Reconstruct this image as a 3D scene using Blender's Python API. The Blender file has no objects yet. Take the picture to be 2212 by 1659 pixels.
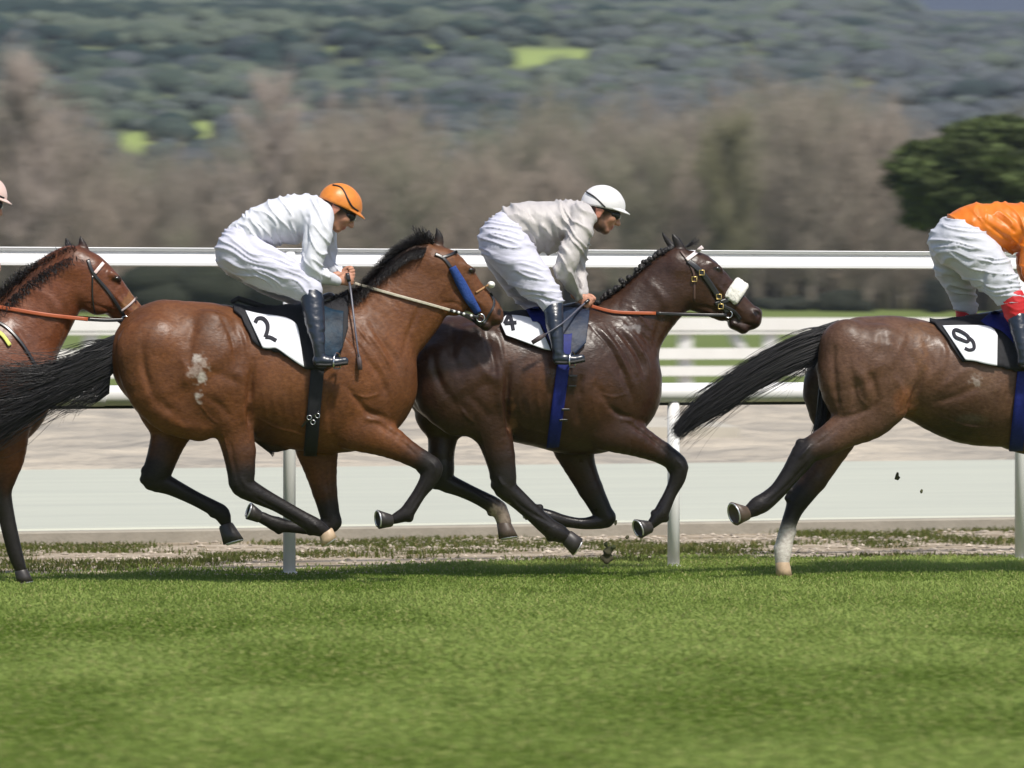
import bpy, math, random
import numpy as np
R = math.radians
random.seed(7); RNG = np.random.default_rng(11)

# ------------------------------------------------------------------ camera, world, sun
F = 9500.0            # focal length in units of 1/2212 of the picture width
CAM_H = 1.46; CAM_D = 25.0; HOR = 690.0
SL = 0.31             # the rails run away to the right at this slope
sc = bpy.context.scene
C = sc.collection
cam = bpy.data.cameras.new('camera'); camo = bpy.data.objects.new('camera', cam); C.objects.link(camo)
camo.location = (0, -CAM_D, CAM_H); camo.rotation_euler = (R(90), 0, 0)
cam.sensor_width = 36; cam.lens = F / 2212 * 36
cam.shift_y = -(829.5 - HOR) / 2212
cam.clip_start = 0.5; cam.clip_end = 12000
cam.dof.use_dof = True; cam.dof.focus_distance = 24.6; cam.dof.aperture_fstop = 5.8
cam.dof.aperture_ratio = 0.28
sc.camera = camo
SUN_EL, SUN_AZ = 56, 150           # azimuth clockwise from +Y
w = bpy.data.worlds.new('World'); sc.world = w; w.use_nodes = True
nt = w.node_tree; bg = nt.nodes['Background']
sky = nt.nodes.new('ShaderNodeTexSky'); sky.sky_type = 'NISHITA'; sky.sun_disc = False
sky.sun_elevation = R(SUN_EL); sky.sun_rotation = R(SUN_AZ); sky.dust_density = 2.0
nt.links.new(sky.outputs[0], bg.inputs[0]); bg.inputs[1].default_value = 0.095
sl = bpy.data.lights.new('sun', 'SUN'); sl.energy = 3.4; sl.angle = R(5); sl.color = (1, .95, .87)
slo = bpy.data.objects.new('sun', sl); C.objects.link(slo)
slo.rotation_euler = (R(90 - SUN_EL), 0, R(180 - SUN_AZ))
vs = sc.view_settings; vs.view_transform = 'Standard'; vs.look = 'None'; vs.exposure = 0.42; vs.gamma = 1
sc.cycles.use_denoising = True
sc.cycles.max_bounces = 6; sc.cycles.volume_bounces = 0

# ------------------------------------------------------------------ small helpers
def tag(o, label=None, cat=None, group=None, kind=None):
    if label: o['label'] = label
    if cat: o['category'] = cat
    if group: o['group'] = group
    if kind: o['kind'] = kind
    return o
def empty(name, loc, label, cat, group=None):
    o = bpy.data.objects.new(name, None); C.objects.link(o); o.location = loc
    o.empty_display_size = .1
    return tag(o, label, cat, group)
def mesh_obj(name, verts, faces, m, parent=None, cols=None, smooth=True, tri=None):
    """verts (N,3) array in world coordinates; faces: (M,4)/(M,3) int array or a list of such arrays"""
    verts = np.asarray(verts, np.float32)
    if not isinstance(faces, list) or (faces and not isinstance(faces[0], np.ndarray)):
        faces = [np.asarray(faces)] if isinstance(faces, np.ndarray) else faces
    me = bpy.data.meshes.new(name)
    if faces and isinstance(faces[0], np.ndarray):
        me.vertices.add(len(verts)); me.vertices.foreach_set('co', verts.ravel())
        lv = np.concatenate([f.ravel() for f in faces]).astype(np.int32)
        ln = np.concatenate([np.full(len(f), f.shape[1], np.int32) for f in faces])
        ls = np.concatenate([[0], np.cumsum(ln)[:-1]]).astype(np.int32)
        me.loops.add(len(lv)); me.loops.foreach_set('vertex_index', lv)
        me.polygons.add(len(ln)); me.polygons.foreach_set('loop_start', ls); me.polygons.foreach_set('loop_total', ln)
        me.polygons.foreach_set('use_smooth', np.full(len(ln), smooth))
        me.update(calc_edges=True)
    else:
        me.from_pydata(verts.tolist(), [], faces); 
        me.polygons.foreach_set('use_smooth', np.full(len(me.polygons), smooth))
    if cols is not None:
        at = me.color_attributes.new('col', 'FLOAT_COLOR', 'POINT')
        c4 = np.ones((len(verts), 4), np.float32); c4[:, :3] = cols
        at.data.foreach_set('color', c4.ravel())
    me.validate()
    me.materials.append(m)
    o = bpy.data.objects.new(name, me); C.objects.link(o)
    if parent is not None:
        o.parent = parent
        p, mi = parent, None
        wm = wmat(parent); o.matrix_parent_inverse = wm.inverted()
    return o
from mathutils import Matrix, Vector, Euler
def wmat(o):
    m = Matrix.LocRotScale(o.location, o.rotation_euler, o.scale)
    return m if o.parent is None else wmat(o.parent) @ o.matrix_parent_inverse @ m

class MB:
    """collects shapes for one mesh"""
    def __init__(s): s.v = []; s.f3 = []; s.f4 = []; s.c = []; s.n = 0
    def add(s, v, f, col=None):
        v = np.asarray(v, float); f = np.asarray(f, int)
        (s.f3 if f.shape[1] == 3 else s.f4).append(f + s.n)
        s.v.append(v); s.n += len(v)
        s.c.append(np.tile(col if col is not None else (1, 1, 1), (len(v), 1)) if np.ndim(col) < 2 else col)
        return s
    def box(s, x0, x1, y0, y1, z0, z1, b=0, col=None):
        v = [(x, y, z) for x in (x0, x1) for y in (y0, y1) for z in (z0, z1)]
        f = [(0, 1, 3, 2), (4, 6, 7, 5), (0, 4, 5, 1), (2, 3, 7, 6), (0, 2, 6, 4), (1, 5, 7, 3)]
        return s.add(v, f, col)
    def tube(s, pts, r, n=8, col=None, flat=1.0, caps=True):
        pts = np.asarray(pts, float); m = len(pts); r = np.broadcast_to(r, (m,))
        t = np.gradient(pts, axis=0); t /= np.linalg.norm(t, axis=1)[:, None] + 1e-9
        up = np.array([0, 1., 0]) if abs(t[0][1]) < .9 else np.array([0, 0, 1.])
        a = np.cross(t, up); a /= np.linalg.norm(a, axis=1)[:, None] + 1e-9
        b = np.cross(t, a)
        th = np.linspace(0, 2 * np.pi, n, endpoint=False)
        ring = a[:, None] * np.cos(th)[None, :, None] + b[:, None] * np.sin(th)[None, :, None] * flat
        v = (pts[:, None] + ring * r[:, None, None]).reshape(-1, 3)
        i = np.arange(m - 1)[:, None] * n; j = np.arange(n)[None]; j2 = (j + 1) % n
        f = np.stack([i + j, i + j2, i + n + j2, i + n + j], -1).reshape(-1, 4)
        nb = s.n
        s.add(v, f, col)
        if caps:
            v2 = np.array([pts[0], pts[-1]])
            f2 = [(m * n, (k + 1) % n, k) for k in range(n)] + [(m * n + 1, (m - 1) * n + k, (m - 1) * n + (k + 1) % n) for k in range(n)]
            s.f3.append(np.array(f2) + nb); s.v.append(v2); s.n += 2
            s.c.append(np.tile(col if col is not None else (1, 1, 1), (2, 1)))
        return s
    def ball(s, c, r, col=None, nu=14, nv=9):
        r = np.broadcast_to(r, (3,))
        u = np.linspace(0, 2 * np.pi, nu, endpoint=False); vv = np.linspace(0, np.pi, nv)
        U, V = np.meshgrid(u, vv)
        p = np.stack([np.cos(U) * np.sin(V), np.sin(U) * np.sin(V), np.cos(V)], -1).reshape(-1, 3) * r + c
        i = np.arange(nv - 1)[:, None] * nu; j = np.arange(nu)[None]; j2 = (j + 1) % nu
        f = np.stack([i + j, i + nu + j, i + nu + j2, i + j2], -1).reshape(-1, 4)
        return s.add(p, f, col)
    def build(s, name, m, parent=None, smooth=True, cols=False):
        fs = []
        if s.f4: fs.append(np.concatenate(s.f4))
        if s.f3: fs.append(np.concatenate(s.f3))
        return mesh_obj(name, np.concatenate(s.v), fs, m, parent, np.concatenate(s.c) if cols else None, smooth)

# ------------------------------------------------------------------ noise (vectorised)
_P = RNG.random((64, 64, 64)).astype(np.float32)
def vnoise(p):
    p = np.asarray(p, float); i = np.floor(p).astype(int); f = p - i; f = f * f * (3 - 2 * f)
    x, y, z = i.T % 64; x1, y1, z1 = (x + 1) % 64, (y + 1) % 64, (z + 1) % 64; fx, fy, fz = f.T
    a = _P[x, y, z] * (1 - fx) + _P[x1, y, z] * fx; b = _P[x, y1, z] * (1 - fx) + _P[x1, y1, z] * fx
    c = _P[x, y, z1] * (1 - fx) + _P[x1, y, z1] * fx; d = _P[x, y1, z1] * (1 - fx) + _P[x1, y1, z1] * fx
    return ((a * (1 - fy) + b * fy) * (1 - fz) + (c * (1 - fy) + d * fy) * fz) * 2 - 1
def fbm(p, n=3):
    p = np.asarray(p, float)
    return sum(vnoise(p * 2 ** k + 17 * k) / 2 ** k for k in range(n))

# ------------------------------------------------------------------ materials
MATS = {}
def mat(name, col=(.5, .5, .5), rough=.6, spec=.5, metal=0, noise=None, bump=None, attr=False, coat=0, sheen=0, stretch=(1, 1, 1), sss=0, coord='Object', rot=None):
    """noise=(scale, amount, colour2)  bump=(scale, strength, distance)"""
    if name in MATS: return MATS[name]
    m = bpy.data.materials.new(name); m.use_nodes = True; n = m.node_tree; L = n.links
    b = n.nodes['Principled BSDF']
    b.inputs['Roughness'].default_value = rough; b.inputs['Specular IOR Level'].default_value = spec
    b.inputs['Metallic'].default_value = metal; b.inputs['Coat Weight'].default_value = coat
    b.inputs['Coat Roughness'].default_value = .3
    b.inputs['Sheen Weight'].default_value = sheen
    if sss: b.inputs['Subsurface Weight'].default_value = sss; b.inputs['Subsurface Radius'].default_value = (.01, .004, .002)
    tc = n.nodes.new('ShaderNodeTexCoord'); mp = n.nodes.new('ShaderNodeMapping'); mp.inputs['Scale'].default_value = stretch
    L.new(tc.outputs[coord], mp.inputs[0])
    if rot is not None: mp.vector_type = 'TEXTURE'; mp.inputs['Rotation'].default_value = (0, 0, rot); mp.inputs['Scale'].default_value = stretch
    if attr:
        a = n.nodes.new('ShaderNodeAttribute'); a.attribute_name = 'col'; src = a.outputs['Color']
    else:
        rgb = n.nodes.new('ShaderNodeRGB'); rgb.outputs[0].default_value = (*col, 1); src = rgb.outputs[0]
    if noise:
        t = n.nodes.new('ShaderNodeTexNoise'); t.inputs['Scale'].default_value = noise[0]; t.inputs['Detail'].default_value = 6
        t.inputs['Roughness'].default_value = .62
        L.new(mp.outputs[0], t.inputs['Vector'])
        rp = n.nodes.new('ShaderNodeMapRange'); rp.inputs['From Min'].default_value = .34; rp.inputs['From Max'].default_value = .66
        L.new(t.outputs[0], rp.inputs[0])
        mx = n.nodes.new('ShaderNodeMix'); mx.data_type = 'RGBA'
        mu = n.nodes.new('ShaderNodeMath'); mu.operation = 'MULTIPLY'; mu.inputs[1].default_value = noise[1]
        L.new(rp.outputs[0], mu.inputs[0]); L.new(mu.outputs[0], mx.inputs['Factor'])
        L.new(src, mx.inputs['A'])
        if attr:
            mm = n.nodes.new('ShaderNodeMix'); mm.data_type = 'RGBA'; mm.blend_type = 'MULTIPLY'; mm.inputs['Factor'].default_value = 1
            mm.inputs['B'].default_value = (*noise[2], 1); L.new(src, mm.inputs['A']); L.new(mm.outputs['Result'], mx.inputs['B'])
        else: mx.inputs['B'].default_value = (*noise[2], 1)
        src = mx.outputs['Result']
    L.new(src, b.inputs['Base Color'])
    if bump:
        t2 = n.nodes.new('ShaderNodeTexNoise'); t2.inputs['Scale'].default_value = bump[0]; t2.inputs['Detail'].default_value = 5
        L.new(mp.outputs[0], t2.inputs['Vector'])
        bp = n.nodes.new('ShaderNodeBump'); bp.inputs['Strength'].default_value = bump[1]; bp.inputs['Distance'].default_value = bump[2]
        L.new(t2.outputs[0], bp.inputs['Height']); L.new(bp.outputs[0], b.inputs['Normal'])
    MATS[name] = m; return m

# ------------------------------------------------------------------ tracing space: picture pixels (2212 wide) at a depth
class Space:
    def __init__(s, d0, pxc, shear=.16): s.d0, s.pxc, s.sh = d0, pxc, shear
    def P(s, px, py, lat=0):
        px = np.asarray(px, float); py = np.asarray(py, float); lat = np.asarray(lat, float)
        D = s.d0 + s.sh * (px - s.pxc) * s.d0 / F + lat
        return np.stack(np.broadcast_arrays((px - 1106) * D / F, D - CAM_D, CAM_H - (py - HOR) * D / F), -1)
    def u(s): return s.d0 / F
def to_px(v):
    D = v[:, 1] + CAM_D
    return 1106 + v[:, 0] * F / D, HOR - (v[:, 2] - CAM_H) * F / D

def spline(a, n=4):
    """Catmull-Rom through the rows of a"""
    a = np.asarray(a, float); m = len(a)
    if m < 3: 
        t = np.linspace(0, 1, 2 * n)[:, None]; return a[0] * (1 - t) + a[-1] * t if m == 2 else a
    p = np.vstack([2 * a[0] - a[1], a, 2 * a[-1] - a[-2]]); out = []
    for i in range(m - 1):
        p0, p1, p2, p3 = p[i:i + 4]
        for t in np.arange(n) / n:
            out.append(.5 * (2 * p1 + (p2 - p0) * t + (2 * p0 - 5 * p1 + 4 * p2 - p3) * t * t + (3 * p1 - p0 - 3 * p2 + p3) * t ** 3))
    out.append(a[-1]); return np.array(out)

# ------------------------------------------------------------------ signed distance modelling
class Prim:
    def __init__(s, pts, r, q, k, col, op): s.pts, s.r, s.q, s.k, s.col, s.op = pts, r, q, k, col, op
    def dist(s, p):
        best = None
        n = len(s.pts)
        for i in range(max(n - 1, 1)):
            a = s.pts[i]; b = s.pts[min(i + 1, n - 1)]; ba = b - a
            L2 = max(float(ba @ ba), 1e-9)
            ap0, ap1, ap2 = p[0] - a[0], p[1] - a[1], p[2] - a[2]
            h = np.clip((ap0 * ba[0] + ap1 * ba[1] + ap2 * ba[2]) / L2, 0, 1) if n > 1 else np.zeros(np.broadcast(ap0, ap1, ap2).shape, np.float32)
            j = min(i + 1, n - 1)
            r = s.r[i] + (s.r[j] - s.r[i]) * h; q = s.q[i] + (s.q[j] - s.q[i]) * h
            x = ap0 - h * ba[0]; y = (ap1 - h * ba[1]) / q; z = ap2 - h * ba[2]
            y2 = y * y; L = np.sqrt(x * x + y2 + z * z) + 1e-6
            g = np.sqrt((L * L - y2 + y2 / (q * q))) / L
            d = (L - r) / g
            best = d if best is None else np.minimum(best, d)
        return best
class Solid:
    def __init__(s, space, h=.008): s.sp, s.h, s.pr = space, h, []
    def chain(s, pts, lat=0, k=.02, col=(1, 1, 1), op='add', q=None, smooth=3):
        """rows (px, py, r[, q[, lat]])"""
        a = np.array([(t[0], t[1], t[2], t[3] if len(t) > 3 else (q or .9), t[4] if len(t) > 4 else lat) for t in pts], float)
        if smooth and len(a) > 2: a = spline(a, smooth)
        s.pr.append(Prim(s.sp.P(a[:, 0], a[:, 1], a[:, 4]).astype(np.float32), a[:, 2] * s.sp.u(), np.maximum(a[:, 3], .15), k, np.array(col), op)); return s
    def raw(s, pts, r, q=1., k=.01, col=(1, 1, 1), op='add'):
        pts = np.atleast_2d(np.asarray(pts, np.float32)); r = np.broadcast_to(r, (len(pts),)); q = np.broadcast_to(q, (len(pts),))
        s.pr.append(Prim(pts, r, q, k, np.array(col), op)); return s
    def solve(s):
        lo = np.min([(p.pts - (p.r * np.maximum(1, p.q))[:, None]).min(0) for p in s.pr if p.op == 'add'], 0) - 4 * s.h
        hi = np.max([(p.pts + (p.r * np.maximum(1, p.q))[:, None]).max(0) for p in s.pr if p.op == 'add'], 0) + 4 * s.h
        n = np.ceil((hi - lo) / s.h).astype(int) + 1
        s.lo, s.n = lo, n; f = np.full(n, .12, np.float32)
        ax = [(lo[i] + s.h * np.arange(n[i])).astype(np.float32) for i in range(3)]
        for p in s.pr:
            m = p.k + .06
            e = (p.r * np.maximum(1, p.q))[:, None] + m
            a = np.clip(((p.pts - e).min(0) - lo) / s.h, 0, n - 1).astype(int); b = np.clip(((p.pts + e).max(0) - lo) / s.h + 2, 1, n).astype(int)
            sl = tuple(slice(a[i], b[i]) for i in range(3))
            g = f[sl]
            d = p.dist((ax[0][sl[0]][:, None, None], ax[1][sl[1]][None, :, None], ax[2][sl[2]][None, None, :]))
            k = p.k
            if p.op == 'add':
                h = np.maximum(k - np.abs(g - d), 0) / k; f[sl] = np.minimum(g, d) - h * h * k * .25
            else:
                d = -d; h = np.maximum(k - np.abs(g - d), 0) / k; f[sl] = np.maximum(g, d) + h * h * k * .25
        s.f = f; return s
    def sample(s, p):
        t = (np.asarray(p) - s.lo) / s.h
        t = np.clip(t, 0, s.n - 1.001); i = t.astype(int); w = t - i; x, y, z = i[..., 0], i[..., 1], i[..., 2]; a, b, c = w[..., 0], w[..., 1], w[..., 2]
        f = s.f
        return (((f[x, y, z] * (1 - a) + f[x + 1, y, z] * a) * (1 - b) + (f[x, y + 1, z] * (1 - a) + f[x + 1, y + 1, z] * a) * b) * (1 - c)
                + ((f[x, y, z + 1] * (1 - a) + f[x + 1, y, z + 1] * a) * (1 - b) + (f[x, y + 1, z + 1] * (1 - a) + f[x + 1, y + 1, z + 1] * a) * b) * c)
    def mesh(s, relax=1):
        f = s.f; ins = f < 0; nx, ny, nz = f.shape
        cnt = np.zeros((nx - 1, ny - 1, nz - 1), np.int8)
        for i in (0, 1):
            for j in (0, 1):
                for k in (0, 1): cnt += ins[i:nx - 1 + i, j:ny - 1 + j, k:nz - 1 + k]
        act = (cnt > 0) & (cnt < 8); idx = np.full(act.shape, -1, np.int32); ii = np.argwhere(act); idx[act] = np.arange(len(ii))
        acc = np.zeros((len(ii), 3)); num = np.zeros(len(ii))
        co = [(i, j, k) for i in (0, 1) for j in (0, 1) for k in (0, 1)]
        val = {c: f[ii[:, 0] + c[0], ii[:, 1] + c[1], ii[:, 2] + c[2]] for c in co}
        for c in co:
            for ax_ in range(3):
                if c[ax_] == 0:
                    d = list(c); d[ax_] = 1; d = tuple(d); va, vb = val[c], val[d]; m = (va < 0) != (vb < 0)
                    t = np.where(m, va / np.where(m, va - vb, 1), 0)
                    pt = np.tile(np.array(c, float), (len(ii), 1)); pt[:, ax_] += t
                    acc += pt * m[:, None]; num += m
        v = s.lo + s.h * (ii + acc / num[:, None])
        fs = []
        for ax_ in range(3):
            a = [slice(None)] * 3; b = [slice(None)] * 3; a[ax_] = slice(0, -1); b[ax_] = slice(1, None)
            ch = ins[tuple(a)] != ins[tuple(b)]; e = np.argwhere(ch)
            u, w_ = [(1, 2), (2, 0), (0, 1)][ax_]
            e = e[(e[:, u] > 0) & (e[:, w_] > 0) & (e[:, u] < f.shape[u] - 1) & (e[:, w_] < f.shape[w_] - 1)]
            def at(du, dw):
                q = e.copy(); q[:, u] -= du; q[:, w_] -= dw; return idx[q[:, 0], q[:, 1], q[:, 2]]
            q = np.stack([at(1, 1), at(0, 1), at(0, 0), at(1, 0)], 1)
            fl = ~ins[e[:, 0], e[:, 1], e[:, 2]]; q[fl] = q[fl][:, ::-1]
            fs.append(q)
        q = np.concatenate(fs)
        for _ in range(relax):
            s_ = np.zeros_like(v); c_ = np.zeros(len(v))
            for i in range(4):
                a, b = q[:, i], q[:, (i + 1) % 4]
                for d in range(3): s_[:, d] += np.bincount(a, v[b, d], len(v)) + np.bincount(b, v[a, d], len(v))
                c_ += np.bincount(a, minlength=len(v)) + np.bincount(b, minlength=len(v))
            v = v * .45 + .55 * s_ / np.maximum(c_, 1)[:, None]
        s.v, s.q = v, q
        return v, q
    def normals(s, v):
        e = s.h
        g = np.stack([s.sample(v + d) - s.sample(v - d) for d in np.eye(3) * e], -1)
        return g / (np.linalg.norm(g, axis=1)[:, None] + 1e-9)
    def colours(s, v, soft=.010):
        W = np.zeros(len(v)); Cc = np.zeros((len(v), 3)); p = (v[:, 0], v[:, 1], v[:, 2])
        for pr in s.pr:
            if pr.op != 'add' : continue
            d = pr.dist(p); w_ = np.exp(-np.clip(d, -.02, .3) / soft); W += w_; Cc += w_[:, None] * pr.col
        return Cc / W[:, None]
    # --- laying things on the near or far surface of the solid
    def skin(s, px, py, off=.004, side=-1, default=None):
        px = np.asarray(px, float); py = np.asarray(py, float)
        ts = np.linspace(-.62, .62, 125); 
        if side > 0: ts = ts[::-1]
        best = np.full(px.shape, np.nan); prev = None
        for t in ts:
            val = s.sample(s.sp.P(px, py, t)) - off
            if prev is not None:
                hit = (val <= 0) & (prev > 0) & np.isnan(best)
                step = ts[1] - ts[0]; fr = np.where(hit, prev / np.where(hit, prev - val, 1), 0)
                best[hit] = (t - step + step * fr)[hit]
            prev = val
        if np.isnan(best).any():
            ok = ~np.isnan(best); fill = np.mean(best[ok]) if ok.any() else 0
            if default is not None: fill = default
            best[~ok] = fill
        return best
    def ribbon(s, path, hw, off=.004, th=.004, side=-1, n=8, dome=0, lift=0):
        """strap lying on the surface along a path of pixels -> verts, quads"""
        a = spline(np.asarray(path, float), n) if len(path) > 2 else np.linspace(path[0], path[1], 12)
        t = np.gradient(a[:, :2], axis=0); t /= np.linalg.norm(t, axis=1)[:, None] + 1e-9; nn = np.stack([-t[:, 1], t[:, 0]], 1)
        hw = np.interp(np.linspace(0, 1, len(a)), np.linspace(0, 1, len(np.atleast_1d(hw))), np.atleast_1d(hw))
        cs = np.linspace(-1, 1, 5)
        g = a[:, None, :2] + nn[:, None] * (hw[:, None] * cs[None])[..., None]
        lat = s.skin(g[..., 0], g[..., 1], off, side) 
        lat = lat + side * (-0) + (-side) * 0
        m = len(a)
        top = s.sp.P(g[..., 0], g[..., 1], lat + side * (th + dome * np.sqrt(1 - cs ** 2 * .98))[None] + side * lift)
        bot = s.sp.P(g[..., 0], g[..., 1], lat - side * .004)
        return sheet(top, bot)
def sheet(top, bot):
    """two (m,n,3) grids closed into one shell"""
    m, n = top.shape[:2]
    v = np.concatenate([top.reshape(-1, 3), bot.reshape(-1, 3)]); o = m * n
    i = np.arange(m - 1)[:, None] * n; j = np.arange(n - 1)[None]
    f1 = np.stack([i + j, i + j + 1, i + n + j + 1, i + n + j], -1).reshape(-1, 4)
    f2 = f1[:, ::-1] + o
    e = []
    for k in range(m - 1):
        e.append((k * n, (k + 1) * n, (k + 1) * n + o, k * n + o)); a = k * n + n - 1; e.append((a + n, a, a + o, a + n + o))
    for k in range(n - 1):
        e.append((k + 1, k, k + o, k + 1 + o)); a = (m - 1) * n + k; e.append((a, a + 1, a + 1 + o, a + o))
    return v, np.concatenate([f1, f2, np.array(e)])
def line_dist(px, py, path, n=5, par=False):
    a = spline(np.asarray(path, float), n) if len(path) > 2 else np.asarray(path, float)
    best = np.full(len(px), 1e9); bt = np.zeros(len(px))
    for i in range(len(a) - 1):
        b = a[i + 1] - a[i]; L = b @ b + 1e-9; t = np.clip(((px - a[i, 0]) * b[0] + (py - a[i, 1]) * b[1]) / L, 0, 1)
        dd = (px - a[i, 0] - t * b[0]) ** 2 + (py - a[i, 1] - t * b[1]) ** 2; m = dd < best; bt = np.where(m, (i + t) / (len(a) - 1), bt); best = np.minimum(best, dd)
    return (np.sqrt(best), bt) if par else np.sqrt(best)

# ------------------------------------------------------------------ horses
def shift(rows, dx, dy=0):
    return [tuple([r[0] + dx, r[1] + dy] + list(r[2:])) for r in rows]
BLK = (.016, .0135, .0125)
def horse_solid(sp, c):
    s = Solid(sp, .0074)
    B, K, mu = c['coat'], c.get('points', BLK), c.get('muzzle', (.02, .015, .013))
    s.chain(c['trunk'], 0, .03, B, smooth=4)
    for ch in c.get('mass', []): s.chain(ch['p'], ch.get('lat', 0), ch.get('k', .03), ch.get('col', B), q=ch.get('q', .6))
    s.chain(c['neck'], 0, .05, B, smooth=4)
    if 'throat' in c: s.chain(c['throat'], 0, .04, B)
    s.chain(c['head'], 0, .025, c.get('head_col', B), smooth=3)
    for ch in c.get('face', []): s.chain(ch['p'], ch.get('lat', 0), ch.get('k', .012), ch.get('col', B), q=ch.get('q', .6))
    for up, low, l0, l1 in c['legs']:
        n = len(up) + len(low)
        lat = np.linspace(l0, l1, n)
        up = [tuple(list(t) + [lat[i]]) if len(t) == 4 else tuple(list(t) + [.62 + .22 * min(i / 4, 1), lat[i]]) for i, t in enumerate(up)]
        lowr = [tuple(list(t) + [.84, lat[len(up) + i]]) if len(t) == 3 else tuple(list(t) + [lat[len(up) + i]]) for i, t in enumerate(low)]
        s.chain(up, 0, .028, B)
        s.chain([up[-1]] + lowr, 0, .012, K)
        # tendon and bone make the cannon two stranded, the joint a knob
    for (a_, b_, r_, l_) in c.get('knobs', []): s.chain([(a_, b_, r_, .9, l_)], 0, .012, K, smooth=0)
    for ch in c.get('white', []): s.chain(ch['p'], ch.get('lat', 0), .006, ch['col'], q=ch.get('q', .86))
    for ch in c.get('cut', []): s.chain(ch['p'], ch.get('lat', 0), ch.get('k', .01), K, op='sub', q=ch.get('q', .6))
    for ear in c['ears']: s.chain(ear['p'], 0, .008, ear.get('col', K), q=.7)
    return s.solve()

def hair(name, sp, stations, n, parent, lat0=0, lat1=.05, r=1.6, col=(.012, .011, .012), seed=1, curl=3, ns=9, droop=0, m=None, flare=1.0, short=.35):
    """strands running through stations [(upper px,py, lower px,py), ...]"""
    g = np.random.default_rng(seed); st = np.array(stations, float)
    st = spline(st, 5); T = np.linspace(0, 1, len(st))
    V = []; Q = []; CL = []; base = 0
    U = sp.u()
    for i in range(n):
        a = g.random(); b = np.clip(a + g.normal(0, .13), 0, 1.02); t1 = 1 - short * g.random() ** 2
        tt = np.linspace(0, t1, ns); s_ = a + (b - a) * tt
        up = np.stack([np.interp(tt, T, st[:, k]) for k in range(4)], 1)
        xy = up[:, :2] * (1 - s_)[:, None] + up[:, 2:] * s_[:, None]
        ph = g.random(2) * 6.28; am = curl * tt ** 1.5 * g.normal(0, 1)
        xy[:, 1] += am * np.sin(tt * 5 + ph[0]) + droop * tt * tt
        xy[:, 0] += am * .6 * np.cos(tt * 4 + ph[1])
        edge = 2 * np.abs(s_ - .5)
        spread = (lat0 + (lat1 - lat0) * tt) * np.sqrt(np.clip(1.05 - edge ** 2, .04, 1))
        lat = g.uniform(-1, 1) * spread
        p = sp.P(xy[:, 0], xy[:, 1], lat)
        rr = r * U * (1 - .75 * tt / t1) * g.uniform(.6, 1.3)
        tv = np.gradient(p, axis=0); tv /= np.linalg.norm(tv, axis=1)[:, None] + 1e-9
        aa = np.cross(tv, [0, 1, 0]); bb = np.cross(tv, aa); th = np.array([0, 2.09, 4.19]) + g.random() * 6
        ring = p[:, None] + (aa[:, None] * np.cos(th)[None, :, None] + bb[:, None] * np.sin(th)[None, :, None]) * rr[:, None, None]
        V.append(ring.reshape(-1, 3)); k = np.arange(ns - 1)[:, None] * 3; j = np.arange(3)[None]; j2 = (j + 1) % 3
        Q.append(np.stack([k + j, k + j2, k + 3 + j2, k + 3 + j], -1).reshape(-1, 4) + base); base += ns * 3
        CL.append(np.tile(np.array(col) * g.uniform(.6, 1.7), (ns * 3, 1)))
    return mesh_obj(name, np.concatenate(V), np.concatenate(Q), m or mat('hair', rough=.42, spec=.5, attr=True), parent, np.concatenate(CL))

def make_hoof(sp, h, parent):
    c0 = sp.P(h[0], h[1], h[2]); ax = sp.P(h[0] + h[3], h[1] + h[4], h[2] + h[5]) - c0
    U = sp.u(); r0, r1 = h[6] * U, h[7] * U; n = 18
    a = ax / np.linalg.norm(ax)
    side = np.cross(a, [0, 1., 0]); side /= np.linalg.norm(side); b = np.cross(a, side)
    toe = h[9] if len(h) > 9 else 1     # which way along 'side' the toe points
    th = np.linspace(0, 2 * np.pi, n, endpoint=False)
    def ring(t, r, push=0, tilt=0):
        cx = np.cos(th) * side[:, None] * r * 1.0 + np.sin(th) * b[:, None] * r * .88
        return (c0 + ax * t)[None] + cx.T + side * push * toe
    rings = [ring(-.12, r0 * .9), ring(0, r0 * 1.03), ring(.5, (r0 + r1) / 2, r1 * .12), ring(1, r1, r1 * .24), ring(1.0, r1 * .74, r1 * .24), ring(.86, r1 * .66, r1 * .22)]
    v = np.concatenate(rings + [(c0 + ax * .84)[None] + side * r1 * .2 * toe])
    i = np.arange(len(rings) - 1)[:, None] * n; j = np.arange(n)[None]; j2 = (j + 1) % n
    q = np.stack([i + j, i + j2, i + n + j2, i + n + j], -1).reshape(-1, 4)
    k = (len(rings) - 1) * n
    t3 = np.array([(k + jj, k + (jj + 1) % n, len(v) - 1) for jj in range(n)])
    ho = mesh_obj('hoof', v, [q, t3], mat('hoof_' + h[8][0], h[8][1], .45, noise=(30, .5, tuple(.5 * x for x in h[8][1]))), parent)
    m = MB(); tt = np.linspace(-2.5, 2.5, 22) + (0 if toe > 0 else np.pi)
    pts = (c0 + ax * 1.03)[None] + (np.cos(tt)[:, None] * side * r1 * .87 + np.sin(tt)[:, None] * b * r1 * .76) + side * r1 * .24 * toe
    m.tube(pts, .0052, 6); m.build('horseshoe', mat('aluminium', (.62, .62, .64), .35, metal=.7), ho)

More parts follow.
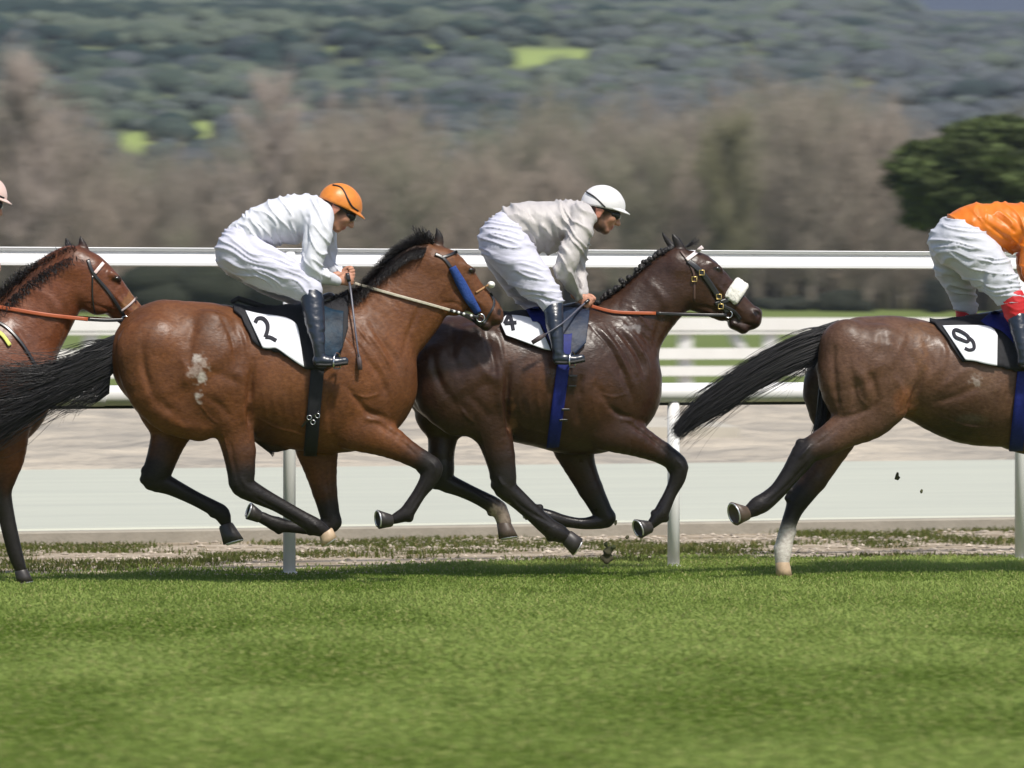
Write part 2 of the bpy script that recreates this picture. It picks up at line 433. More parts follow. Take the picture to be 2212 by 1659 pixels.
def make_horse(name_label, sp, c, seed=0):
    s = horse_solid(sp, c)
    v, q = s.mesh(2)
    nrm = s.normals(v); px, py = to_px(v); lat = (v[:, 1] + CAM_D) - sp.d0 - sp.sh * (px - sp.pxc) * sp.d0 / F
    near = np.clip(.25 - nrm[:, 1], 0, .3) / .3 * (lat < .08)
    disp = np.zeros(len(v)); wob = vnoise(v * 14 + seed); wob2 = vnoise(v * 9 + 3 + seed)
    for path, sig, amp in c.get('ridges', []):
        d, t_ = line_dist(px, py, path, par=True); fade = np.sqrt(np.clip(np.sin(np.pi * np.clip(t_, .02, .98)), 0, 1)) * (.85 + .5 * wob)
        disp += 1.5 * amp * np.exp(-(d / (sig * (1.0 + .3 * wob2))) ** 2) * near * fade
    low = np.clip(1 - (py - 900) / 60, 0, 1)
    disp += (fbm(v * 7 + seed, 2) * .0022 + .0006 * fbm(v * 30 + seed, 2)) * (.25 + .75 * low) * c.get('lump', 1)
    disp += .0016 * fbm(np.stack([px * .05 + py * .02, py * .018 - px * .01, v[:, 1] * 6], 1), 3) * low
    v = v + nrm * disp[:, None]
    col = s.colours(v + .018 * np.stack([vnoise(v * 22 + 3), vnoise(v * 22 + 13), vnoise(v * 22 + 23)], 1), .013)
    # coat: paler or darker patches, some painting in belly shade or sheen, legs darken into the black points
    n1 = fbm(v * 6 + 3 * seed, 4)[:, None]
    col = col * (1 + .22 * n1)
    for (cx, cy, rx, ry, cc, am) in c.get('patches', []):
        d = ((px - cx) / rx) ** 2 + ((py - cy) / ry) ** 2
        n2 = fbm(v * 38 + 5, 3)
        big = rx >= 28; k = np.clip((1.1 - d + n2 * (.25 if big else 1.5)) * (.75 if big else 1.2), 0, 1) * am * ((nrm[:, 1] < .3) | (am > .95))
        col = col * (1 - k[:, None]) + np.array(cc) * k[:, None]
    U = sp.u()
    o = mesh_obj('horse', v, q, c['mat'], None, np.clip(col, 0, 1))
    tag(o, name_label, 'horse', 'racehorses galloping past')
    # eye
    for side in (-1,):
        ex, ey = c['eye']; l = s.skin(np.array([ex]), np.array([ey]), 0, side)[0]
        m = MB(); m.ball(sp.P(ex, ey, l + .009), (.017, .012, .013)); m.build('eye', mat('horse_eye', (.012, .008, .006), .08, coat=1), o)
    for h in c['hooves']: make_hoof(sp, h, o)
    if 'chestnut' in c: pass
    return o, s

def section(s, px, bottom_near, bottom_far=None, cy=None, off=.006, n=36):
    """contour of the body across its back at column px, from the near edge (py) over the top to the far edge"""
    sp = s.sp; bottom_far = bottom_far or bottom_near
    th = np.linspace(-2.5, 2.5, 121)          # 0 = straight up
    U = sp.u(); rs = np.linspace(.02, .62, 100)
    cy = cy or 815
    lat = np.sin(th)[:, None] * rs; up = np.cos(th)[:, None] * rs
    P = sp.P(np.full(lat.shape, px), cy - up / U, lat)
    f = s.sample(P) - off
    out = np.full(len(th), np.nan)
    for i in range(len(th)):
        k = np.where((f[i, :-1] < 0) & (f[i, 1:] >= 0))[0]
        if len(k): k = k[0]; out[i] = rs[k] + (rs[1] - rs[0]) * (-f[i, k]) / (f[i, k + 1] - f[i, k])
    ok = ~np.isnan(out); out = np.interp(th, th[ok], out[ok])
    y = cy - np.cos(th) * out / U; l = np.sin(th) * out
    # keep from the point where the near side reaches bottom_near
    top = len(th) // 2
    a = top
    while a > 0 and y[a - 1] < bottom_near: a -= 1
    b = top
    while b < len(th) - 1 and y[b + 1] < bottom_far: b += 1
    yy, ll = y[a:b + 1], l[a:b + 1]
    t = np.concatenate([[0], np.cumsum(np.hypot(np.diff(yy) * U, np.diff(ll)))]); tt = np.linspace(0, t[-1], n)
    yy, ll = np.interp(tt, t, yy), np.interp(tt, t, ll)
    return np.full(n, px), yy, ll

def wrap_pad(s, xs, bottom, name, m, parent, off=.006, th=.01, top_end=None, far_bottom=780, wave=0):
    bx = np.array(bottom, float)
    rows = []
    for x in xs:
        b = np.interp(x, bx[:, 0], bx[:, 1])
        rows.append(np.stack(section(s, x, b, max(far_bottom, 740), off=off), 1))
    rows = np.array(rows)
    if wave:
        wv = vnoise(np.stack([rows[..., 0] * .05, rows[..., 1] * .05, rows[..., 2] * 8], -1).reshape(-1, 3)).reshape(rows.shape[:2]) * wave
    else: wv = 0
    n = rows.shape[1]
    ll = rows[..., 2]; c = rows[..., 1]
    # push outwards along the contour normal
    U = s.sp.u(); dy = np.gradient(rows[..., 1] * U, axis=1); dl = np.gradient(ll, axis=1); L = np.hypot(dy, dl) + 1e-9
    nl, ny = dy / L, -dl / L
    thk = (th + wv)
    top = s.sp.P(rows[..., 0], c + ny * thk / U, ll + nl * thk)
    bot = s.sp.P(rows[..., 0], c - ny * .003 / U, ll - nl * .003)
    v, q = sheet(top, bot)
    return mesh_obj(name, v, q, m, parent)

def patch(s, top, bottom, name, m, parent, off=.02, th=.003, nu=28, nv=18, wave=.0):
    a = spline(np.array(top, float), 6) if len(top) > 2 else np.array(top, float)
    b = spline(np.array(bottom, float), 6) if len(bottom) > 2 else np.array(bottom, float)
    def res(p):
        t = np.concatenate([[0], np.cumsum(np.hypot(*np.diff(p, axis=0).T))]); tt = np.linspace(0, t[-1], nu)
        return np.stack([np.interp(tt, t, p[:, 0]), np.interp(tt, t, p[:, 1])], 1)
    a, b = res(a), res(b); w_ = np.linspace(0, 1, nv)[None, :, None]
    g = a[:, None] * (1 - w_) + b[:, None] * w_
    lat = s.skin(g[..., 0], g[..., 1], off)
    if wave: lat = lat - wave * (.5 + .5 * vnoise(np.stack([g[..., 0] * .045, g[..., 1] * .02, 0 * lat], -1).reshape(-1, 3)).reshape(lat.shape))
    v, q = sheet(s.sp.P(g[..., 0], g[..., 1], lat - th), s.sp.P(g[..., 0], g[..., 1], lat + .002))
    o = mesh_obj(name, v, q, m, parent); return o, (g, lat)

def girth(s, x0, y0, x1, y1, hw, name, m, parent, off=.004, th=.006, ybot=None):
    """closed strap round the barrel in the tilted plane through (x0,y0)-(x1,y1)"""
    sp = s.sp; U = sp.u(); cx, cy = (x0 + x1) / 2, (y0 + y1) / 2; t = np.array([x1 - x0, y1 - y0], float); t /= np.linalg.norm(t)
    nn = np.array([-t[1], t[0]])
    ph = np.linspace(0, 2 * np.pi, 73)[:-1]; rs = np.linspace(.05, .62, 100); cs = np.linspace(-1, 1, 5)
    g = []
    for k in cs:
        ox, oy = cx + nn[0] * hw * k, cy + nn[1] * hw * k
        d = np.cos(ph)[:, None] * rs / U; lat = np.sin(ph)[:, None] * rs
        f = s.sample(sp.P(ox + t[0] * d, oy + t[1] * d, lat)) - off
        r = np.full(len(ph), np.nan)
        for i in range(len(ph)):
            z = np.where((f[i, :-1] < 0) & (f[i, 1:] >= 0))[0]
            if len(z): r[i] = rs[z[0]]
        ok = ~np.isnan(r); r = np.interp(ph, ph[ok], r[ok], period=2 * np.pi)
        if ybot: r = np.minimum(r, np.where(np.cos(ph) * t[1] > .05, (ybot - oy) * U / np.maximum(np.cos(ph) * t[1], .05), 9))
        r = np.convolve(np.r_[r[-2:], r, r[:2]], np.ones(5) / 5, 'valid')
        g.append((ox, oy, r))
    V = []
    for extra in (th, -.004):
        for (ox, oy, r) in g:
            rr = (r + extra); V.append(sp.P(ox + t[0] * np.cos(ph) * rr / U, oy + t[1] * np.cos(ph) * rr / U, np.sin(ph) * rr))
    V = np.array(V); n = len(ph); m_ = len(cs); j = np.arange(n); j2 = (j + 1) % n
    q = []
    for i in range(m_ - 1):
        q.append(np.stack([i * n + j, i * n + j2, (i + 1) * n + j2, (i + 1) * n + j], 1)); o = m_ * n
        q.append(np.stack([o + i * n + j2, o + i * n + j, o + (i + 1) * n + j, o + (i + 1) * n + j2], 1))
    for a, b in ((0, m_ * n), ((2 * m_ - 1) * n, (m_ - 1) * n)):
        q.append(np.stack([a + j2, a + j, b + j, b + j2], 1))
    return mesh_obj(name, V.reshape(-1, 3), np.concatenate(q), m, parent)

def strap(s, path, hw, name, m, parent, off=.003, th=.004, both=True, dome=0):
    v, q = s.ribbon(path, hw, off, th, -1, dome=dome)
    if both:
        v2, q2 = s.ribbon(path, hw, off, th, 1, dome=dome); q = np.concatenate([q, q2 + len(v)]); v = np.concatenate([v, v2])
    return mesh_obj(name, v, q, m, parent)

def coat_mat(name, rough=.36, coat=.18, wet=0):
    m = mat(name, attr=True, rough=rough, spec=.27, coat=coat, sheen=0, noise=(60, .75, (.50, .44, .42)), bump=(75, .45, .0045), stretch=(.7, 1, 1.15))
    n = m.node_tree; b = n.nodes['Principled BSDF']
    t = n.nodes.new('ShaderNodeTexNoise'); t.inputs['Scale'].default_value = 7; t.inputs['Detail'].default_value = 4
    tc = n.nodes.new('ShaderNodeTexCoord'); n.links.new(tc.outputs['Object'], t.inputs['Vector'])
    mr = n.nodes.new('ShaderNodeMapRange'); mr.inputs['From Min'].default_value = .35; mr.inputs['From Max'].default_value = .65
    mr.inputs['To Min'].default_value = rough - .08; mr.inputs['To Max'].default_value = rough + .16
    n.links.new(t.outputs[0], mr.inputs[0]); n.links.new(mr.outputs[0], b.inputs['Roughness'])
    return m

BAY = (.142, .054, .019)
FX = 535
# tendons and joints of the lower legs, veins under the skin
TEND2 = [([(548, 1072), (600, 1100), (660, 1134)], 3.2, -.005), ([(360, 1058), (420, 1086), (470, 1110)], 3.2, -.005), ([(922, 1040), (904, 1075), (884, 1106)], 3, -.004), ([(520, 1030), (528, 1046), (542, 1056)], 4, .005),
         ([(930, 996), (940, 1010), (936, 1026)], 4, .004), ([(700, 1010), (708, 1060), (716, 1104)], 4, -.005), ([(355, 985), (345, 1015)], 4, -.005), ([(676, 1130), (690, 1142)], 4, .004),
         ([(560, 905), (600, 925), (640, 935), (700, 960)], 2.6, .0035), ([(480, 930), (492, 975), (500, 1010)], 2.8, .003), ([(850, 940), (880, 958), (905, 985)], 2.6, .003), ([(760, 850), (790, 858), (822, 850)], 2.6, .003), ([(430, 870), (452, 900), (470, 915)], 2.8, .003)]
TEND4 = [(q_[0] and [(x + 557 if x < 600 else x + FX, y) for x, y in q_[0]], q_[1], q_[2]) for q_ in TEND2]
# ---- the bay horse in the middle left
h2 = dict(coat=BAY, mat=coat_mat('bay_coat', .47, .03),
    knobs=[(504, 1024, 8, -.14), (506, 1042, 10, -.14), (515, 1056, 10, -.14), (670, 1149, 9, -.13), (313, 1016, 9, .15), (312, 1036, 11, .15), (322, 1048, 10, .15), (460, 1110, 9, .15),
           (945, 1012, 11, -.13), (909, 1016, 8, -.13), (884, 1119, 10, -.13), (862, 1112, 7, -.13), (727, 1130, 10, .13), (602, 1147, 8, .12)],
    trunk=[(361, 770, 122, .80), (450, 768, 114, .86), (530, 802, 134, .76), (640, 817, 153, .68), (735, 818, 160, .56), (790, 832, 108, .66)],
    mass=[dict(p=[(330, 760, 78), (345, 830, 74), (380, 880, 60), (430, 905, 48)], lat=-.14, q=.6),     # hamstrings
          dict(p=[(330, 780, 78), (345, 840, 70), (380, 890, 60)], lat=.14, q=.6),
          dict(p=[(450, 730, 60), (470, 800, 72), (490, 860, 52)], lat=-.16, q=.5),
          dict(p=[(730, 760, 62), (790, 830, 62), (800, 880, 50)], lat=-.13, q=.5, k=.02),
          dict(p=[(730, 760, 62), (790, 830, 62), (800, 880, 50)], lat=.13, q=.5),
          dict(p=[(700, 690, 40), (740, 700, 46)], lat=0, q=.5),
          dict(p=[(748, 652, 13), (778, 633, 13), (818, 597, 13), (856, 558, 13), (895, 539, 12), (922, 534, 10)], lat=0, q=1, k=.012, col=BLK), dict(p=[(850, 800, 40), (847, 850, 42)], lat=-.07, q=.9), dict(p=[(560, 945, 14), (588, 961, 16), (616, 966, 8)], lat=0, q=.8, k=.015, col=BLK)],
    neck=[(765, 765, 108, .62), (825, 708, 98, .50), (880, 655, 87, .44), (912, 612, 76, .44), (930, 585, 55, .6)],
    head=[(935, 572, 42, .78), (960, 580, 44, .80), (988, 606, 41, .72), (1022, 640, 33, .66), (1050, 664, 28, .72), (1062, 679, 26, .8)],
    face=[dict(p=[(952, 622, 42), (980, 650, 33)], lat=-.035, q=.5, k=.02), dict(p=[(952, 622, 42), (980, 650, 33)], lat=.035, q=.5, k=.02),
          dict(p=[(1003, 574, 8), (1022, 584, 6)], lat=-.052, q=.8, k=.02),
          dict(p=[(1068, 676, 15), (1074, 688, 15)], lat=0, q=1.6, col=(.06, .03, .02)),
          dict(p=[(1035, 690, 14), (1050, 702, 14)], lat=0, q=1.3, col=(.035, .022, .018))],
    cut=[dict(p=[(1077, 672, 4), (1082, 680, 4)], lat=-.055, q=1), dict(p=[(1030, 690, 2), (1062, 697, 2)], lat=-.05, q=2, k=.006)],
    ears=[dict(p=[(944, 538, 14), (948, 515, 11), (943, 493, 3.5)], ), dict(p=[(924, 530, 10, .7, .09), (926, 512, 8, .7, .10), (926, 498, 3, .7, .1)])],
    eye=(1016, 583),
    legs=[  # near hind, far hind, near fore, far fore:  upper, lower, lateral start and end
        ([(430, 800, 108, .5), (470, 862, 74, .55), (503, 920, 45, .7), (517, 975, 35, .78)], [(521, 1020, 30), (524, 1048, 26), (556, 1068, 21), (600, 1090, 16.5), (650, 1119, 17), (680, 1137, 19), (701, 1148, 13)], -.15, -.13),
        ([(375, 860, 84, .55), (370, 925, 47, .6), (355, 975, 34, .75)], [(343, 1010, 32), (334, 1034, 27), (368, 1050, 20), (420, 1076, 16), (462, 1098, 17), (479, 1110, 18), (488, 1130, 12)], .15, .15),
        ([(770, 925, 50, .62), (828, 948, 38, .75), (882, 978, 25, .85)], [(920, 1000, 23), (932, 1012, 24), (926, 1036, 20), (906, 1066, 15), (884, 1100, 16), (874, 1111, 16), (850, 1122, 11)], -.13, -.13),
        ([(682, 950, 52, .6), (690, 1000, 39, .7), (701, 1060, 27, .8)], [(712, 1110, 22), (715, 1132, 20), (670, 1142, 13), (628, 1138, 13), (600, 1133, 17), (582, 1126, 14), (566, 1118, 13)], .13, .12)],
    hooves=[(704, 1150, -.13, 11, 17, 0, 16, 20, ('tan', (.55, .40, .26)), -1),
            (489, 1137, .15, 10, 35, -.015, 16, 23, ('dark', (.035, .03, .028)), 1),
            (843, 1124, -.13, -25, 3, -.02, 14, 21, ('dark', (.035, .03, .028)), -1),
            (560, 1116, .12, -24, -8, -.01, 13, 19, ('dark', (.035, .03, .028)), -1)],
    patches=[(1017, 584, 9, 7, (.012, .008, .006), .9), (1079, 675, 5, 6, (.008, .006, .005), .9), (1058, 700, 18, 7, (.03, .02, .016), .6), (428, 795, 22, 30, (.46, .39, .34), .6), (424, 775, 10, 8, (.6, .55, .5), .7), (434, 815, 12, 10, (.6, .55, .5), .7), (430, 856, 9, 12, (.6, .55, .5), .7), (620, 830, 60, 50, (.28, .13, .06), .25), (560, 930, 60, 30, (.03, .015, .01), .3)],  # the last, dark patch paints shade under the belly
    ridges=[([(547, 780), (540, 850), (538, 905), (548, 950)], 7, -.016), ([(522, 790), (524, 860), (534, 925)], 11, .009),
            ([(306, 720), (312, 800), (336, 862), (392, 902)], 9, -.010), ([(330, 885), (390, 918), (450, 925)], 10, .006),
            ([(424, 680), (412, 735), (404, 790)], 14, -.008), ([(478, 680), (500, 730), (512, 792)], 6, -.006), ([(500, 676), (526, 720), (536, 770)], 7, .006),
            ([(450, 800), (490, 815), (520, 832)], 8, -.005), ([(440, 850), (480, 880), (500, 905)], 9, -.005), ([(390, 770), (402, 800), (398, 850)], 9, .005),
            ([(498, 955), (505, 1000), (512, 1036)], 5, -.005), ([(722, 800), (716, 860), (712, 930)], 8, -.010),
            ([(745, 830), (790, 885), (836, 905)], 8, -.009), ([(760, 720), (792, 770), (826, 822), (840, 870)], 9, -.008),
            ([(800, 690), (838, 745), (866, 800)], 9, -.006), ([(908, 660), (884, 720), (870, 770)], 6, -.006), ([(720, 700), (770, 780), (790, 850)], 14, .006),
            ([(790, 700), (850, 800)], 4, .003), ([(810, 700), (865, 775)], 4, .003), ([(770, 700), (825, 790)], 4, .003),
            ([(812, 912), (856, 942), (905, 985)], 5, -.007), ([(790, 905), (826, 908)], 6, .006), ([(950, 655), (985, 655), (1005, 668)], 4, -.004),
            ([(985, 600), (1020, 640), (1045, 662)], 4, .005), ([(975, 620), (1010, 655)], 4, -.004)] +
           [([(x, 790), (x - 6, 850), (x + 4, 910)], 6, .002) for x in (575, 596, 617, 638, 740)] + TEND2 + [([(722 + i * 21, 700 + i * 3), (770 + i * 19, 752 + i * 4), (806 + i * 14, 800 + i * 2)], 3.6, .0042 if i % 2 else -.0042) for i in range(6)],
    )
# ---- the dark brown horse ahead of it
DB = (.046, .0215, .0125)
h4 = dict(coat=DB, mat=coat_mat('dark_coat', .34, .16), lump=1.2,
    knobs=[(1066, 1030, 8, -.14), (1069, 1048, 10, -.14), (1080, 1062, 10, -.14), (1188, 1162, 9, -.13), (1166, 1097, 9, -.13), (936, 1030, 9, .15), (940, 1048, 10, .15), (1060, 1108, 8, .15),
           (1477, 1010, 10, -.13), (1447, 1014, 7, -.13), (1437, 1120, 9, -.13), (1412, 1108, 7, -.13), (1320, 1120, 9, .13), (1192, 1130, 8, .12)],
    trunk=[(985, 801, 120, .80), (1050, 801, 122, .84), (1112, 814, 136, .78), (1185, 822, 146, .72), (1270, 826, 156, .58), (1328, 838, 92, .72)],
    mass=[dict(p=[(950, 800, 68), (962, 850, 66), (990, 890, 52)], lat=-.14, q=.6), dict(p=[(950, 800, 68), (962, 850, 66), (990, 890, 52)], lat=.14, q=.6),
          dict(p=[(1020, 760, 58), (1040, 820, 62), (1056, 870, 44)], lat=-.16, q=.5),
          dict(p=[(1265, 765, 60), (1320, 835, 62), (1335, 885, 48)], lat=-.13, q=.5, k=.02), dict(p=[(1265, 765, 60), (1320, 835, 62), (1335, 885, 48)], lat=.13, q=.5),
          dict(p=[(1235, 705, 36), (1270, 705, 40)], lat=0, q=.5), dict(p=[(1385, 800, 36), (1382, 860, 38)], lat=-.06, q=.9)],
    neck=[(1310, 772, 104, .60), (1352, 715, 84, .50), (1398, 662, 70, .46), (1436, 615, 62, .46), (1458, 588, 50, .6)],
    throat=[(1420, 660, 50, .5), (1462, 628, 46, .6)],
    head=[(1472, 580, 43, .74), (1504, 592, 47, .76), (1540, 618, 42, .68), (1580, 654, 33, .64), (1610, 680, 28, .7), (1618, 688, 27, .75)],
    face=[dict(p=[(1494, 624, 43), (1526, 646, 35), (1560, 668, 27)], lat=-.03, q=.5, k=.025), dict(p=[(1494, 624, 43), (1526, 646, 35), (1560, 668, 27)], lat=.03, q=.5, k=.025),
          dict(p=[(1536, 571, 8), (1556, 582, 6)], lat=-.058, q=.8, k=.02),
          dict(p=[(1630, 678, 17), (1630, 694, 15)], lat=0, q=1.5, col=(.03, .014, .010)), dict(p=[(1586, 698, 15), (1606, 710, 13)], lat=0, q=1.3, col=(.03, .016, .012))],
    cut=[dict(p=[(1633, 672, 5), (1640, 680, 5)], lat=-.06, q=1), dict(p=[(1582, 692, 2), (1626, 703, 2.5)], lat=-.05, q=2.2, k=.006)],
    ears=[dict(p=[(1474, 545, 12), (1462, 522, 10), (1453, 506, 3)]), dict(p=[(1456, 540, 9, .7, .09), (1440, 518, 6, .7, .10), (1430, 502, 2.5, .7, .1)])],
    eye=(1549, 580),
    legs=[([(1005, 830, 96, .5), (1036, 880, 66, .55), (1064, 930, 43, .7), (1080, 985, 32, .78)], [(1088, 1030, 28), (1092, 1054, 25), (1118, 1078, 21), (1154, 1111, 19), (1186, 1140, 20), (1204, 1151, 20), (1226, 1161, 14)], -.15, -.13),
          ([(958, 870, 76, .55), (957, 930, 38, .6), (953, 978, 28, .75)], [(955, 1015, 27), (958, 1038, 23), (996, 1056, 18), (1036, 1075, 17), (1068, 1093, 19), (1080, 1106, 17), (1088, 1124, 15)], .15, .15),
          ([(1318, 928, 48, .62), (1372, 950, 36, .75), (1428, 977, 24, .85)], [(1456, 996, 22), (1465, 1008, 21), (1463, 1034, 18), (1448, 1066, 14), (1432, 1100, 16), (1426, 1112, 16), (1408, 1132, 11)], -.13, -.13),
          ([(1235, 950, 50, .6), (1250, 1000, 36, .7), (1275, 1055, 27, .8)], [(1301, 1105, 22), (1308, 1121, 20), (1264, 1131, 13), (1222, 1126, 13), (1190, 1118, 16), (1172, 1110, 13), (1160, 1106, 12)], .13, .12)],
    hooves=[(1226, 1162, -.13, 24, 15, 0, 17, 21, ('dark', (.035, .03, .028)), -1), (1088, 1130, .15, 5, 32, -.012, 15, 21, ('brown', (.09, .065, .05)), 1),
            (1402, 1138, -.13, -21, 9, -.03, 14, 22, ('dark', (.035, .03, .028)), -1), (1158, 1106, .12, -24, 5, -.01, 12, 17, ('dark', (.035, .03, .028)), -1)],
    patches=[(1549, 581, 9, 7, (.008, .006, .005), .9), (1636, 677, 8, 6, (.005, .004, .004), .9), (1089, 1112, 24, 22, (.42, .34, .28), .9), (1170, 815, 50, 60, (.14, .055, .02), .5), (1290, 860, 45, 60, (.12, .05, .022), .45), (1105, 750, 18, 25, (.14, .06, .03), .3), (1365, 710, 22, 8, (.3, .29, .29), .45), (1106, 900, 9, 40, (.16, .07, .03), .5)],  # the grey neck patch is a painted sheen
    )
h4['white'] = [dict(p=[(1078, 1100, 18), (1086, 1118, 16.5), (1089, 1130, 16)], lat=.15, col=(.30, .235, .19))]
h4['ridges'] = [([(1100, 790), (1094, 850), (1096, 905), (1104, 940)], 7, -.016), ([(1078, 790), (1082, 860), (1094, 925)], 10, .010),
    ([(930, 740), (945, 810), (975, 862), (1020, 890)], 9, -.008), ([(985, 710), (978, 760), (990, 800)], 12, -.009), ([(1040, 700), (1060, 750), (1070, 800)], 7, -.008), ([(1000, 740), (1040, 790), (1070, 830)], 10, .007),
    ([(1062, 700), (1080, 745), (1088, 790)], 6, .006), ([(1008, 850), (1040, 880), (1060, 905)], 9, -.006),
    ([(1258, 805), (1252, 865), (1248, 935)], 8, -.010), ([(1290, 835), (1330, 890), (1380, 908)], 8, -.009), ([(1280, 725), (1320, 770), (1352, 822), (1368, 870)], 9, -.009),
    ([(1325, 700), (1362, 750), (1392, 800)], 8, -.007), ([(1372, 690), (1398, 735), (1414, 775)], 6, -.007), ([(1345, 700), (1385, 760), (1405, 800)], 6, .005), ([(1300, 700), (1350, 770)], 6, .004),
    ([(1436, 668), (1418, 722), (1408, 770)], 6, -.005), ([(1352, 912), (1398, 942), (1445, 985)], 5, -.007), ([(1340, 905), (1372, 908)], 6, .006),
    ([(1490, 660), (1530, 665), (1560, 680)], 4, -.004), ([(1545, 610), (1580, 650), (1602, 672)], 4, .006), ([(1535, 630), (1568, 662)], 4, -.004), ([(1395, 600), (1430, 640), (1440, 670)], 10, .006)] + \
    [([(x, 790), (x - 6, 850), (x + 4, 910)], 5, .003) for x in (1125, 1146, 1167, 1188, 1285)] + TEND4 + [([(1275 + i * 17, 702 + i * 3), (1320 + i * 15, 755 + i * 4), (1352 + i * 10, 812 + i * 2)], 3.6, .006 if i % 2 else -.006) for i in range(6)] + [([(1340 + i * 12, 690 - i * 14), (1395 + i * 8, 745 - i * 14)], 3.6, .004) for i in range(3)]
# ---- the brown horse leaving at the right
GB = (.115, .060, .036)
def front_from_h4(dx, dy):
    return dict(neck=shift(h4['neck'], dx, dy), throat=shift(h4['throat'], dx, dy), head=shift(h4['head'], dx, dy),
                face=[dict(f, p=shift(f['p'], dx, dy)) for f in h4['face']], cut=[dict(f, p=shift(f['p'], dx, dy)) for f in h4['cut']],
                ears=[dict(f, p=shift(f['p'], dx, dy)) for f in h4['ears']], eye=(h4['eye'][0] + dx, h4['eye'][1] + dy))
DX9 = 985
h9 = dict(coat=GB, mat=coat_mat('brown_coat', .42, .08), lump=1.0,
    knobs=[(1729, 958, 11, -.145), (1722, 972, 10, -.145), (1716, 988, 8, -.145), (1632, 1105, 9, -.15), (1650, 1078, 6, -.15), (1706, 1060, 9, .13), (1703, 1076, 9, .13), (1678, 1184, 8, .13)],
    trunk=[(1868, 786, 102, .95), (1935, 786, 104, .92), (2015, 808, 112, .84), (2100, 824, 136, .76), (2190, 826, 142, .72), (2255, 832, 152, .6), (2315, 843, 92, .72)],
    mass=[dict(p=[(1832, 752, 62), (1828, 820, 60), (1842, 880, 50)], lat=-.12, q=.8), dict(p=[(1808, 752, 44), (1792, 830, 56), (1795, 885, 48)], lat=.12, q=.7, col=(.035, .02, .014)),  # dark far thigh: shade of tail and inner leg put into the colour
          dict(p=[(1900, 760, 60), (1920, 820, 62), (1915, 870, 48)], lat=-.17, q=.6), dict(p=[(1990, 770, 50), (1975, 830, 34), (1960, 870, 20)], lat=-.15, q=.4),
          dict(p=[(2060, 800, 60), (2000, 850, 30)], lat=-.12, q=.5),
          dict(p=[(2250, 770, 60), (2305, 840, 62), (2320, 890, 48)], lat=-.13, q=.5)],
    legs=[([(1868, 800, 92, .6), (1888, 860, 68, .62), (1876, 898, 52, .68), (1822, 930, 39, .72), (1778, 958, 31, .8)], [(1745, 975, 27), (1732, 990, 27), (1708, 1024, 21), (1680, 1060, 18), (1652, 1084, 20), (1638, 1092, 20), (1620, 1104, 15)], -.14, -.15),
          ([(1795, 850, 56, .6), (1812, 925, 46, .6), (1788, 985, 34, .7), (1758, 1035, 29, .8)], [(1730, 1072, 26), (1714, 1105, 19), (1703, 1135, 17), (1696, 1160, 17), (1692, 1188, 18), (1690, 1210, 15)], .13, .13),
          (shift([(1318, 928, 48, .62), (1372, 950, 36, .75), (1428, 977, 24, .85)], DX9), shift(h4['legs'][2][1], DX9), -.13, -.13),
          ([(2292, 935, 50, .6), (2330, 990, 36, .7), (2368, 1040, 26, .8)], [(2400, 1080, 22), (2412, 1096, 20), (2400, 1130, 14), (2380, 1165, 14), (2372, 1180, 17), (2352, 1190, 13)], .13, .12)],
    hooves=[(1613, 1108, -.15, -25, 8, -.035, 15, 26, ('tanbrown', (.10, .07, .05)), -1), (1690, 1214, .13, 0, 31, 0, 15, 18, ('tan', (.55, .40, .26)), 1),
            (h4['hooves'][2][0] + DX9,) + h4['hooves'][2][1:], (2348, 1192, .12, -24, 5, -.01, 12, 17, ('dark', (.035, .03, .028)), -1)],
    white=[dict(p=[(1703, 1148, 17.5), (1697, 1162, 18), (1692, 1188, 19), (1690, 1212, 16)], lat=.13, col=(.74, .68, .60))],
    patches=[(1692, 1190, 60, 50, (.80, .76, .70), 1.0), (2130, 800, 50, 60, (.24, .16, .11), .35), (2107, 822, 16, 13, (.6, .55, .5), .4), (1955, 870, 30, 40, (.30, .11, .04), .6), (1990, 740, 22, 60, (.20, .09, .03), .35), (2100, 905, 40, 12, (.2, .19, .14), .4),
             (2050, 930, 130, 40, (.018, .014, .010), .75), (1840, 850, 30, 60, (.2, .12, .08), .2)],  # the broad dark patch paints shade along the belly
    )
h9.update(front_from_h4(DX9, 5))
h9['ridges'] = [([(1995, 800), (1982, 840), (1960, 880)], 8, -.012), ([(1855, 800), (1872, 840), (1870, 890)], 9, .008), ([(1838, 790), (1848, 850), (1845, 890)], 8, -.008), ([(1880, 800), (1892, 850), (1886, 895)], 8, -.007),
    ([(1800, 740), (1800, 800), (1812, 880)], 7, -.008), ([(1920, 720), (1960, 760), (1985, 800)], 9, -.006), ([(2030, 720), (2040, 770), (2030, 810)], 9, .007), ([(2000, 735), (2010, 780), (2005, 820)], 8, -.006),
    ([(1930, 810), (1950, 850), (1945, 890)], 9, .006), ([(2020, 850), (2070, 810), (2110, 790)], 9, .006), ([(2020, 870), (2080, 850), (2120, 830)], 9, -.006), ([(1800, 905), (1850, 895), (1900, 870)], 6, -.006), ([(1880, 740), (1940, 750)], 10, .004), ([(1745, 1000), (1705, 1045), (1660, 1085)], 3.2, -.005), ([(1750, 962), (1738, 976), (1726, 990)], 4, .005), ([(1820, 915), (1785, 945), (1765, 960)], 4, -.005), ([(2030, 900), (2090, 920), (2150, 925)], 3, .004), ([(1850, 830), (1858, 860), (1880, 880)], 3, .003), ([(1900, 700), (1905, 740), (1890, 780)], 10, -.005), ([(1955, 700), (1950, 740), (1935, 770)], 9, .005)]
